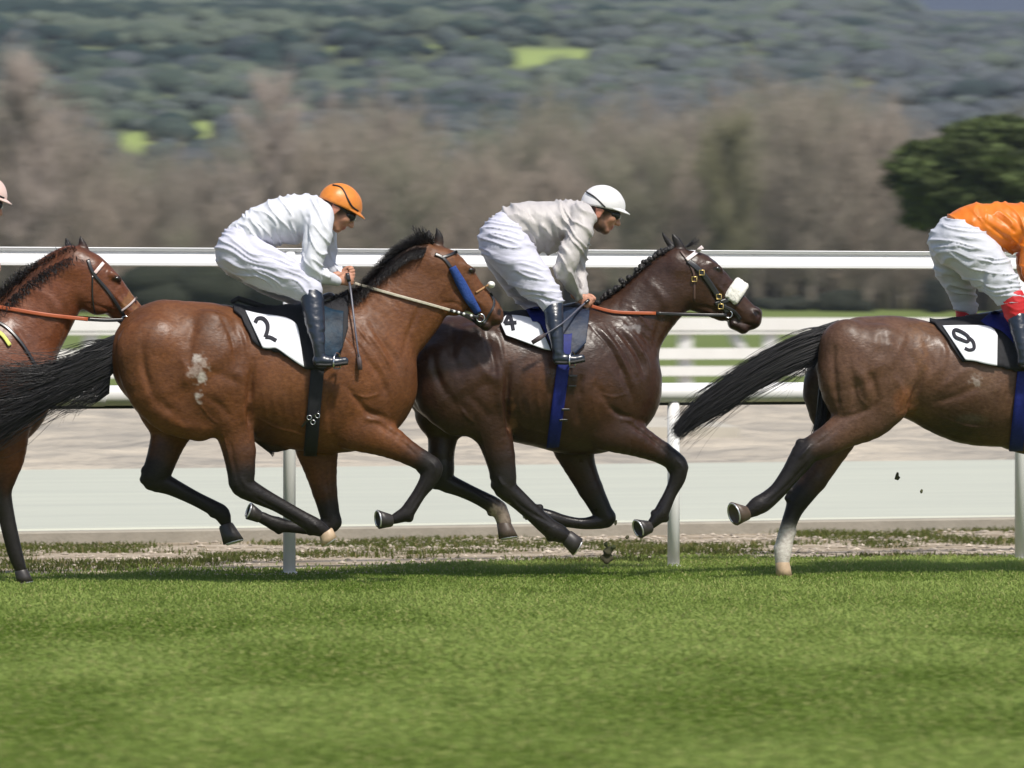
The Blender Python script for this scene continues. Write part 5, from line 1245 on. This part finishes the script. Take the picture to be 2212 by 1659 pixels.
# ------------------------------------------------------------------ jockeys
SKIN = (.50, .255, .17)
skinm = mat('skin', attr=True, rough=.5, spec=.4, sss=.15, noise=(40, .25, (.8, .62, .55)))
def garment(sp, chains, name, m, parent, h=.0065, fold=(.006, 25, .022, .10), k=.03, seed=0, stack=None, cols=None, relax=1):
    s = Solid(sp, h)
    for ch in chains: s.chain(ch, 0, k)
    s.solve(); v, q = s.mesh(relax); nr = s.normals(v); px, py = to_px(v)
    amp, ang, f1, f2 = fold; a = R(ang); u_ = px * math.cos(a) + py * math.sin(a); w_ = -px * math.sin(a) + py * math.cos(a)
    warp = 14 * vnoise(np.stack([px * .02, py * .02, v[:, 1] * 3 + seed], 1))
    n = vnoise(np.stack([u_ * f1, (w_ + warp) * f2, v[:, 1] * 2 + seed * 3.1], 1)); d = (2.1 * (1 - np.abs(n)) ** 5 - .55) * amp
    d += fbm(v * 16 + seed, 2) * amp * .5
    if stack is not None:
        for path, sig, am in stack: d += am * np.exp(-(line_dist(px, py, path) / sig) ** 2) * (nr[:, 1] < .2)
    v = v + nr * d[:, None]
    c = None
    if cols is not None: c = cols(px, py, v, nr)
    o = mesh_obj(name, v, q, m, parent, c); return o, s

def jockey(sp, J, label):
    U = sp.u()
    A = R(J['head_ang']); fx, fy = math.cos(A), math.sin(A); ux, uy = math.sin(A), -math.cos(A); cx, cy = J['head']
    def HP(f, u, l=0): return sp.P(cx + (f * fx + u * ux) / U, cy + (f * fy + u * uy) / U, l)
    # the body, one surface: coarse for trunk and limbs, fine for head and hands
    b = Solid(sp, .008)
    for ch in J['torso'] + J['arms'] + J['thighs'] + J['shins']:
        b.chain([(c[0], c[1], c[2] * .74, c[3], c[4]) for c in ch], 0, .03, SKIN)
    b.chain([(J['neck'][0][0], J['neck'][0][1], 20, .95, 0), (J['neck'][1][0], J['neck'][1][1], 18, .95, 0)], 0, .02, SKIN)
    b.solve(); v0, q0 = b.mesh(1)
    hd = Solid(sp, .0036); S_, k = SKIN, .012
    hr = J.get('hair', (.03, .02, .015))
    def add(pts, r, q=1., col=S_, k=.012, op='add'): hd.raw(np.array([HP(*p) for p in pts]), np.array(r), q, k, np.array(col), op)
    add([(-.022, .022), (.020, .026)], [.088, .084], .86, hr if J.get('bald') is None else S_); add([(.045, -.01), (.052, -.045)], [.052, .047], 1.05, k=.03); add([(.050, -.06), (.066, -.098)], [.036, .021], 1.25, k=.025)
    add([(-.012, -.045), (.012, -.078), (.058, -.100)], [.040, .034, .020], 1.5, k=.02); add([(.093, .004), (.108, -.022), (.119, -.044)], [.008, .010, .013], 1., k=.010); add([(.106, -.046)], [.012], 1.6, k=.008)
    add([(.090, -.072)], [.011], 2.3, (.45, .16, .13), .007); add([(.088, -.083)], [.010], 2.0, (.45, .17, .14), .006); add([(.094, .012)], [.014], 3.2, k=.014)
    for sgn in (-1, 1):
        add([(-.008, -.012, sgn * .078), (-.006, -.040, sgn * .076)], [.026, .016], .3, (.55, .24, .17), .006); add([(.070, -.030, sgn * .040)], [.024], 1, k=.02)
    for sgn in (-1, 1): add([(-.002, -.018, sgn * .090)], [.011], .5, (.3, .12, .1), .004, 'sub')
    if J.get('beard'): add([(-.005, -.060), (.030, -.092), (.062, -.106)], [.044, .036, .022], 1.45, (.05, .03, .022), .02)
    hd.chain([(J['neck'][1][0], J['neck'][1][1], 17, .95, 0), (cx - 14 * fx, cy - 14 * fy + 6, 20, .95, 0)], 0, .02, S_)
    hd.solve(); v1, q1 = hd.mesh(1); c1 = hd.colours(v1, .004)
    parts = [(v0, q0, np.tile(SKIN, (len(v0), 1))), (v1, q1, c1)]
    for (wx, wy, kx, ky, l, sd) in J['hands']:
        hs = Solid(sp, .0032); d = np.array([kx - wx, ky - wy], float); L = np.linalg.norm(d); d /= L; n = np.array([-d[1], d[0]])   # n: downwards across the knuckles
        hc = J.get('hand_col', SKIN)
        hs.chain([(wx - d[0] * 10, wy - d[1] * 10, 9.5, .8, l), (wx, wy, 9.0, .75, l), (wx + d[0] * 10, wy + d[1] * 10, 11.5, .55, l), (kx, ky, 12, .55, l)], 0, .008, hc)
        for i, (off, ln) in enumerate(((-9.5, 9), (-3.4, 11), (3.2, 10), (9, 8))):      # four fingers closing round the rein, away from the near side
            k0 = np.array([kx, ky]) + n * off; p1 = k0 + d * ln * .8; p2 = p1 + d * 1.0 + n * .6; p3 = k0 + d * ln * .25 + n * 1.0
            hs.chain([(k0[0] - d[0] * 3, k0[1] - d[1] * 3, 4.4, 1, l - sd * .004), (p1[0], p1[1], 3.9, 1, l + sd * .002), (p2[0], p2[1], 3.6, 1, l + sd * .022), (p3[0], p3[1], 3.2, 1, l + sd * .036)], 0, .004, hc, smooth=2)
        t0 = np.array([wx, wy]) + d * 8 - n * 7; t1 = t0 + d * 9 - n * 5; t2 = t1 + d * 9 + n * .5
        hs.chain([(t0[0], t0[1], 5, 1, l), (t1[0], t1[1], 4.2, 1, l + sd * .008), (t2[0], t2[1], 3.5, 1, l + sd * .020)], 0, .005, hc, smooth=2)
        hs.solve(); vh, qh = hs.mesh(1); parts.append((vh, qh, hs.colours(vh, .004)))
    V = []; Q = []; Cc = []; n = 0
    for v, q, c in parts: V.append(v); Q.append(q + n); Cc.append(c); n += len(v)
    man = mesh_obj('person', np.concatenate(V), np.concatenate(Q), skinm, None, np.concatenate(Cc)); tag(man, label, 'person')
    # clothes
    sm, pmt = J['shirt_mat'], J['pants_mat']
    garment(sp, J['torso'] + J['arms'], 'shirt', sm, man, fold=J.get('shirt_fold', (.0062, 60, .02, .075)), seed=J['seed'], stack=J.get('shirt_stack'), k=.035, cols=J.get('shirt_cols'))
    garment(sp, J['pelvis'] + J['thighs_cloth'], 'breeches', pmt, man, fold=J.get('pants_fold', (.0055, 28, .014, .11)), seed=J['seed'] + 5, stack=J.get('pants_stack'), k=.03)
    for ch, ft in J['boots']:
        bs = Solid(sp, .0055); bs.chain(ch, 0, .012); 
        for f_ in ft: bs.chain(f_, 0, .014)
        bs.solve(); v, q = bs.mesh(1); px, py = to_px(v); nr = bs.normals(v); yy = py
        v = v + nr * (.0022 * fbm(np.stack([px * .06, py * .11, v[:, 1] * 12], 1), 2))[:, None]
        bo = mesh_obj('boot', v, q, J['boot_mat'], man)
        a_, b_ = ft[0][0], ft[0][-1]     # sole
        m = MB(); pts = [sp.P(a_[0] - 4, a_[1] + a_[2] * .72, a_[4]), sp.P((a_[0] + b_[0]) / 2, (a_[1] + b_[1]) / 2 + 9, b_[4]), sp.P(b_[0] + b_[2] * .7, b_[1] + b_[2] * .6, b_[4])]
        m.tube(spline(np.array(pts), 4), .012, 10, flat=2.6); v_ = m
        m.build('sole', mat('sole_rubber', (.02, .02, .02), .7), bo)
    for cf in J.get('cuffs', []):
        garment(sp, [cf['p']], 'cuff', cf['mat'], man, fold=(.002, 0, .05, .1), k=.01)
    # cap
    N, M = 40, 18; V = []
    H = J['cap_size']; th = np.linspace(0, 2 * np.pi, N, endpoint=False)
    for i in range(M):
        f_ = i / (M - 1)
        for t in th:
            lim = R(98 - 12 * math.cos(t) + (0)); ph = f_ * lim
            rr = 1 + .018 * math.cos(6 * t) * math.sin(ph) ** 2 + .01 * vnoise(np.array([[math.cos(t) * 3, math.sin(t) * 3, ph * 4 + J['seed']]]))[0]
            x = H[0] * math.sin(ph) * math.cos(t) * rr; y = H[1] * math.sin(ph) * math.sin(t) * rr; z = H[2] * math.cos(ph) * rr
            V.append(HP(x, z + .022, y))
    V.append(HP(0, .03, 0)); V = np.array(V); i = np.arange(M - 1)[:, None] * N; j = np.arange(N)[None]; j2 = (j + 1) % N
    q = np.stack([i + j, i + N + j, i + N + j2, i + j2], -1).reshape(-1, 4); k = (M - 1) * N; t3 = np.array([(k + a, len(V) - 1, k + (a + 1) % N) for a in range(N)])
    cap = mesh_obj('riding_cap', V, [q, t3], J['cap_mat'], man)
    V = []      # peak
    tt = np.linspace(-1.15, 1.15, 21)
    for zoff in (.003, -.003):
        for a in (0, .5, 1):
            for t in tt:
                rx = H[0] * .95 + a * .042 * math.cos(t) ** .6; V.append(HP(rx * math.cos(t), .030 + zoff - a * .012 + .010 * math.cos(t), H[1] * .98 * math.sin(t) * (1 + .02 * a)))
    V = np.array(V).reshape(2, 3, 21, 3); v, q = sheet(V[0], V[1]); mesh_obj('peak', v, q, J.get('peak_mat', J['cap_mat']), cap)
    # strap over the cap, goggles over the eyes
    if J.get('strap'):
        pts = []
        for (f_, u_, l_) in J['strap']:
            p = np.array([f_ / H[0], (u_ - .022) / H[2], l_ / H[1]]); p = p / np.linalg.norm(p) * 1.03; pts.append(HP(p[0] * H[0], p[2 if False else 1] * H[2] + .022, p[2] * H[1]))
        m = MB(); m.tube(spline(np.array(pts), 6), .0045, 6); m.build('goggle_strap', mat('strap_black', (.015, .015, .017), .6), cap)
    so = Solid(sp, .0035); 
    so.raw(np.array([HP(.088, -.004, -.034), HP(.097, -.004, 0), HP(.088, -.004, .034)]), np.array([.026, .020, .026]), 1., .008)
    so.raw(np.array([HP(.07, -.004, -.062), HP(.088, -.004, -.04)]), np.array([.013, .022]), 1., .01); so.raw(np.array([HP(.07, -.004, .062), HP(.088, -.004, .04)]), np.array([.013, .022]), 1., .01)
    so.solve(); v, q = so.mesh(1); gg = mesh_obj('goggles', v, q, mat('goggle_frame', (.015, .015, .018), .3), man)
    m = MB()
    for sgn in (-1, 1): m.ball(HP(.100, -.004, sgn * .034), (.017, .016, .019), nu=12, nv=8)
    m.build('lens', mat('goggle_lens', J.get('lens', (.05, .09, .06)), .08, coat=1), gg)
    m = MB(); m.tube(spline(np.array([HP(.066, 0, -.066), HP(.02, .004, -.083), HP(-.03, .0, -.084)]), 4), .006, 6); m.build('chin_strap', mat('strap_black'), gg)
    return man

white_silk = mat('white_silk', (.65, .66, .71), .6, .35, noise=(8, .3, (.57, .58, .66)), bump=(22, .45, .010), stretch=(1, .5, .6))
white_pants = mat('white_breeches', (.56, .56, .655), .65, .3, noise=(9, .3, (.48, .48, .59)), bump=(20, .5, .012), stretch=(.5, .6, 1.5))
grey_silk = mat('grey_silk', (.50, .47, .46), .5, .45, noise=(14, .35, (.42, .39, .39)), bump=(22, .7, .012), stretch=(1, .5, .6))
orange_silk = mat('orange_silk', (.72, .20, .012), .45, .5, noise=(7, .45, (.62, .11, .012)), bump=(15, .5, .010))
boot_black = mat('boot_leather', (.014, .020, .034), .30, .55, coat=.25, bump=(22, .5, .008))  # navy tint paints the sky's reflection into black leather
orange_cap = mat('orange_cap', (.70, .24, .035), .4, .5, noise=(25, .55, (.55, .14, .02)), bump=(30, .3, .006))
white_cap = mat('white_cap', (.72, .71, .72), .5, .5, noise=(6, .3, (.60, .57, .55)), bump=(30, .15, .004))
pink_cap = mat('pink_cap', (.70, .48, .42), .5, .5, noise=(6, .4, (.75, .65, .62)))

def sh5(rows, dx, dy): return [(r[0] + dx, r[1] + dy) + tuple(r[2:]) for r in rows]
J2 = dict(seed=1, head=(731, 447), head_ang=35, neck=((702, 458), (718, 462)), cap_size=(.122, .100, .108), cap_mat=orange_cap, shirt_mat=white_silk, pants_mat=white_pants, boot_mat=boot_black,
    torso=[[(520, 528, 42, 1.25, 0), (560, 492, 44, 1.3, 0), (615, 476, 52, 1.3, 0), (655, 470, 50, 1.45, 0), (682, 466, 40, 1.6, 0)]],
    arms=[[(688, 466, 35, .95, -.14), (686, 500, 32, 1, -.20), (678, 545, 27, 1, -.235), (672, 582, 24, 1, -.24), (690, 595, 19, 1, -.20), (712, 602, 15, 1, -.13), (728, 607, 12, 1, -.09)],
          [(690, 462, 32, .95, .14), (700, 500, 26, 1, .20), (705, 550, 22, 1, .22), (712, 578, 18, 1, .17), (735, 592, 13, 1, .08)]],
    pelvis=[[(508, 545, 43, 1.25, 0), (520, 528, 44, 1.25, 0)], [(520, 528, 42, 1.2, 0), (552, 500, 40, 1.2, 0)]],
    thighs=[[(515, 545, 42, 1, -.08), (570, 575, 40, 1, -.15), (630, 605, 34, 1, -.21), (666, 628, 26, 1, -.24)], [(515, 550, 40, 1, .08), (575, 590, 36, 1, .15), (640, 630, 26, 1, .22)]],
    thighs_cloth=[[(512, 545, 46, 1, -.07), (560, 570, 47, 1, -.13), (612, 592, 42, 1, -.18), (650, 615, 32, .95, -.22), (672, 632, 25, .95, -.25)], [(512, 552, 44, 1, .07), (570, 598, 36, 1, .15), (628, 632, 26, 1, .22), (650, 650, 20, 1, .25)]],
    shins=[[(670, 640, 24, 1, -.25), (680, 700, 19, 1, -.31), (690, 765, 13, 1, -.35)]],
    boots=[([(672, 636, 24, .95, -.255), (676, 660, 24, 1, -.275), (681, 700, 21, 1, -.31), (687, 738, 15, 1, -.345), (690, 764, 12, 1, -.355)], [[(687, 779, 12, 1, -.355), (706, 780, 12, 1, -.36), (728, 782, 9.5, 1, -.362), (745, 779, 7.5, 1, -.365)]]),
           ([(660, 650, 22, .95, .25), (680, 700, 20, 1, .33), (695, 768, 14, 1, .36)], [[(690, 782, 13, 1, .36), (718, 784, 11, 1, .36), (742, 782, 9, 1, .36)]])],
    hands=[(733, 606, 752, 604, -.075, 1), (735, 594, 754, 590, .055, -1)],
    strap=[(-.10, .085, -.04), (-.04, .088, -.06), (.019, .06, -.085), (.06, .045, -.085), (.093, .042, -.05)], lens=(.08, .16, .07),
    shirt_stack=[([(545, 485), (590, 525), (635, 550)], 8, .008), ([(560, 520), (600, 545), (640, 555)], 6, -.010), ([(664, 470), (662, 520), (650, 556)], 6, -.012), ([(600, 470), (620, 510), (640, 540)], 8, .006), ([(575, 480), (600, 520), (615, 545)], 5, -.005)],
    pants_stack=[([(530, 500), (545, 530), (600, 560)], 6, -.010), ([(515, 575), (570, 610), (640, 640)], 5, -.004)])
J4 = dict(seed=2, head=(1300, 451), head_ang=22, neck=((1268, 468), (1284, 472)), beard=True, cap_size=(.124, .102, .112), cap_mat=white_cap, shirt_mat=grey_silk, pants_mat=white_pants, boot_mat=boot_black,
    torso=[[(1096, 494, 40, 1.2, 0), (1122, 482, 45, 1.25, 0), (1170, 483, 50, 1.3, 0), (1215, 480, 46, 1.5, 0), (1248, 474, 37, 1.6, 0)], [(1165, 500, 46, 1.2, 0), (1190, 520, 30, 1.1, 0)]],
    arms=[[(1252, 474, 33, .95, -.14), (1248, 505, 29, 1, -.19), (1232, 548, 26, 1, -.22), (1221, 578, 23, 1, -.22), (1230, 603, 18, 1, -.17), (1242, 628, 13, 1, -.10), (1248, 638, 11, 1, -.08)],
          [(1250, 470, 30, .95, .14), (1252, 520, 25, 1, .20), (1246, 575, 20, 1, .18), (1256, 615, 15, 1, .10), (1262, 634, 11, 1, .06)]],
    pelvis=[[(1080, 516, 46, 1.25, 0), (1092, 506, 44, 1.25, 0)], [(1092, 506, 42, 1.2, 0), (1112, 492, 38, 1.2, 0)]],
    thighs=[[(1085, 520, 42, 1, -.08), (1125, 570, 38, 1, -.16), (1180, 635, 26, 1, -.23)], [(1080, 525, 40, 1, .08), (1110, 590, 34, 1, .15), (1146, 645, 24, 1, .2)]],
    thighs_cloth=[[(1086, 518, 52, 1, -.07), (1108, 552, 50, 1, -.12), (1144, 596, 42, 1, -.18), (1176, 630, 31, 1, -.23), (1192, 650, 26, 1, -.25)], [(1082, 524, 48, 1, .07), (1104, 578, 42, 1, .14), (1134, 630, 30, 1, .2), (1148, 654, 22, 1, .22)]],
    shins=[[(1192, 650, 23, 1, -.25), (1200, 705, 18, 1, -.31), (1208, 765, 12, 1, -.35)]],
    boots=[([(1195, 662, 21, .95, -.265), (1198, 700, 19, 1, -.31), (1203, 738, 14, 1, -.345), (1206, 762, 12, 1, -.355)], [[(1203, 775, 11, 1, -.355), (1222, 775, 11, 1, -.36), (1242, 776, 9, 1, -.362), (1257, 773, 7.5, 1, -.365)]]),
           ([(1160, 662, 20, .95, .24), (1185, 700, 18, 1, .33), (1200, 765, 14, 1, .36)], [[(1200, 778, 13, 1, .36), (1226, 780, 11, 1, .36), (1250, 777, 9, 1, .36)]])],
    hands=[(1250, 642, 1267, 652, -.075, 1), (1256, 640, 1272, 650, .055, -1)],
    strap=[(-.115, .055, -.03), (-.085, .05, -.065), (-.05, .042, -.085), (.015, .015, -.10)], lens=(.03, .03, .03),
    shirt_fold=(.0085, 58, .022, .085), shirt_stack=[([(1120, 495), (1150, 530), (1176, 556)], 7, .008), ([(1132, 480), (1160, 520), (1182, 548)], 5, -.008), ([(1228, 450), (1226, 490), (1200, 545)], 6, -.010), ([(1180, 440), (1200, 470)], 5, -.006), ([(1150, 470), (1170, 500), (1190, 520)], 6, -.007), ([(1195, 470), (1190, 510), (1185, 540)], 6, .006)],
    pants_fold=(.006, 12, .012, .10), pants_stack=[([(1170, 640), (1190, 650), (1215, 642)], 3, -.006)])
red = mat('red_cuff', (.55, .015, .02), .6, noise=(20, .4, (.38, .01, .015)))
J9 = dict(seed=3, head=(2264, 452), head_ang=20, neck=((2240, 470), (2250, 474)), cap_size=(.128, .105, .115), cap_mat=orange_cap, shirt_mat=orange_silk, pants_mat=mat('grey_white_breeches', (.54, .55, .60), .65, .3, noise=(9, .3, (.42, .43, .50)), bump=(13, .5, .018), stretch=(.5, .6, 1.5)), boot_mat=boot_black,
    torso=[[(2072, 490, 36, 1.5, 0), (2100, 484, 44, 1.5, 0), (2150, 492, 54, 1.35, 0), (2195, 492, 54, 1.45, 0), (2228, 486, 42, 1.6, 0)]],
    arms=[[(2232, 484, 34, .95, -.14), (2236, 520, 29, 1, -.19), (2226, 570, 24, 1, -.2), (2236, 600, 20, 1, -.15), (2256, 636, 12, 1, -.09)], [(2232, 484, 32, .95, .14), (2226, 530, 26, 1, .2), (2214, 580, 20, 1, .16), (2236, 612, 15, 1, .1), (2262, 640, 11, 1, .06)]],
    pelvis=[[(2056, 524, 50, 1.5, 0), (2066, 512, 46, 1.5, 0)], [(2066, 512, 44, 1.4, 0), (2090, 500, 38, 1.4, 0)]],
    thighs=[[(2075, 540, 42, 1, -.12), (2130, 580, 38, 1, -.19), (2180, 640, 26, 1, -.25)], [(2055, 540, 42, 1, .12), (2075, 600, 34, 1, .18), (2090, 660, 22, 1, .22)]],
    thighs_cloth=[[(2078, 532, 54, 1, -.11), (2118, 562, 52, 1, -.16), (2154, 602, 42, 1, -.21), (2180, 638, 30, 1, -.25), (2187, 650, 27, 1, -.26)], [(2058, 532, 52, 1, .10), (2064, 580, 44, 1, .15), (2078, 630, 32, 1, .18), (2088, 668, 22, 1, .2)]],
    shins=[[(2190, 655, 24, 1, -.26), (2202, 710, 19, 1, -.31), (2212, 765, 13, 1, -.35)]],
    boots=[([(2196, 672, 22, .95, -.27), (2202, 710, 20, 1, -.31), (2208, 745, 16, 1, -.345), (2212, 768, 14, 1, -.355)], [[(2210, 782, 13, 1, -.355), (2236, 784, 11, 1, -.36), (2262, 782, 9, 1, -.365)]]),
           ([(2092, 690, 18, .95, .24), (2150, 730, 18, 1, .33), (2200, 768, 14, 1, .36)], [[(2200, 782, 13, 1, .36), (2226, 784, 11, 1, .36), (2250, 782, 9, 1, .36)]])],
    cuffs=[dict(p=[(2186, 646, 27.5, 1, -.262), (2191, 662, 27, 1, -.268), (2194, 676, 25, 1, -.27)], mat=red), dict(p=[(2087, 672, 23.5, 1, .2), (2089, 690, 22, 1, .2)], mat=red)],
    hands=[(2262, 640, 2280, 650, -.08, 1), (2264, 640, 2284, 646, .05, -1)], strap=[(-.10, .075, -.05), (-.05, .06, -.08), (.00, .035, -.095), (.03, .01, -.10), (.05, 0, -.09)],
    shirt_fold=(.006, 35, .02, .07), shirt_stack=[([(2100, 480), (2130, 520), (2160, 545)], 8, .008), ([(2130, 455), (2170, 480), (2190, 500)], 4, -.007), ([(2120, 475), (2160, 505), (2185, 520)], 4, -.007), ([(2150, 445), (2190, 470), (2205, 490)], 4, -.006), ([(2118, 500), (2150, 530), (2170, 550)], 6, -.008)],
    pants_fold=(.007, 8, .014, .11), pants_stack=[([(2120, 620), (2125, 590), (2150, 560)], 8, -.010), ([(2125, 640), (2118, 600)], 10, -.008)])
def move(J, dx, dy, **k):
    K = dict(J)
    for key in ('torso', 'arms', 'pelvis', 'thighs', 'thighs_cloth', 'shins'): K[key] = [sh5(r, dx, dy) for r in J[key]]
    K['boots'] = [(sh5(a, dx, dy), [sh5(f_, dx, dy) for f_ in b]) for a, b in J['boots']]
    K['head'] = (J['head'][0] + dx, J['head'][1] + dy); K['neck'] = tuple((a + dx, b + dy) for a, b in J['neck'])
    K['hands'] = [(a + dx, b + dy, c_ + dx, d_ + dy, l, sd) for a, b, c_, d_, l, sd in J['hands']]
    K['shirt_stack'] = [([(a + dx, b + dy) for a, b in p], s_, m_) for p, s_, m_ in J['shirt_stack']]; K['pants_stack'] = [([(a + dx, b + dy) for a, b in p], s_, m_) for p, s_, m_ in J['pants_stack']]
    K.update(k); return K
jockey(SP2, J2, 'jockey in white silks and an orange cap crouching over the bay horse')
jockey(SP4, J4, 'jockey in grey silks, white breeches and a white cap, crouching over the dark brown horse')
jockey(SP9, J9, 'jockey in bright orange silks with red cuffs below the knee, cut by the right edge')
jockey(SP0, move(J2, -766, -14, cap_mat=pink_cap, seed=4, neck=((-66, 440), (-50, 446)), head=(-35, 427), head_ang=24, boots=[([(-94, 622, 24, .95, -.255), (-88, 690, 21, 1, -.31), (-78, 750, 14, 1, -.355)], [[(-78, 768, 13, 1, -.355), (-50, 770, 11, 1, -.36), (-24, 768, 9, 1, -.365)]])]), 'jockey in a pale pink cap, only the cap front showing at the left edge')

# whips and stirrups
def whip(sp, pts, lats, label, r0=.0065, flap=True):
    p = np.array([sp.P(x, y, l) for (x, y), l in zip(pts, lats)]); p = spline(p, 5)
    o = empty('whip', p[0], label, 'whip'); m = MB(); m.tube(p, np.linspace(r0, r0 * .6, len(p)), 8); m.build('shaft', mat('whip_shaft', (.10, .10, .13), .35), o)
    m = MB(); m.tube(p[:4], r0 * 1.5, 8); m.build('grip', leather, o)
    d = p[-1] - p[-2]; d /= np.linalg.norm(d); m = MB(); m.tube([p[-1] - d * .02, p[-1] + d * .02, p[-1] + d * .07], [.008, .014, .012], 8, flat=.35); m.build('flap', mat('whip_flap', (.06, .04, .04), .6), o)
whip(SP2, [(750, 590), (757, 625), (766, 700), (775, 772)], [-.10, -.12, -.22, -.27], 'dark whip hanging straight down from the hand of the orange cap rider', .0075)
whip(SP4, [(1272, 648), (1255, 662), (1215, 698), (1172, 726)], [-.10, -.14, -.36, -.38], 'grey whip slanting down across the boot of the white cap rider', .0065)
def stirrup(sp, px, py, l, label):
    o = empty('stirrup', sp.P(px, py, l), label, 'stirrup')
    t = np.linspace(-.15 * np.pi, 1.15 * np.pi, 18); c_ = sp.P(px, py - 2, l)
    m = MB(); m.tube(np.stack([c_[0] + .030 * np.cos(t) * .55, c_[1] + .058 * np.cos(t), c_[2] + .055 * np.sin(t)], 1), .0045, 8); m.build('iron', steel, o)
    m = MB(); m.box(c_[0] - .016, c_[0] + .016, c_[1] - .056, c_[1] + .056, c_[2] - .034, c_[2] - .026); m.build('tread', mat('dark_rubber'), o, smooth=False)
stirrup(SP2, 728, 786, -.362, 'stirrup iron under the boot of the orange cap rider'); stirrup(SP4, 1236, 783, -.362, 'stirrup iron under the boot of the white cap rider'); stirrup(SP9, 2246, 788, -.362, 'stirrup iron of the orange silks rider, just outside the right edge')
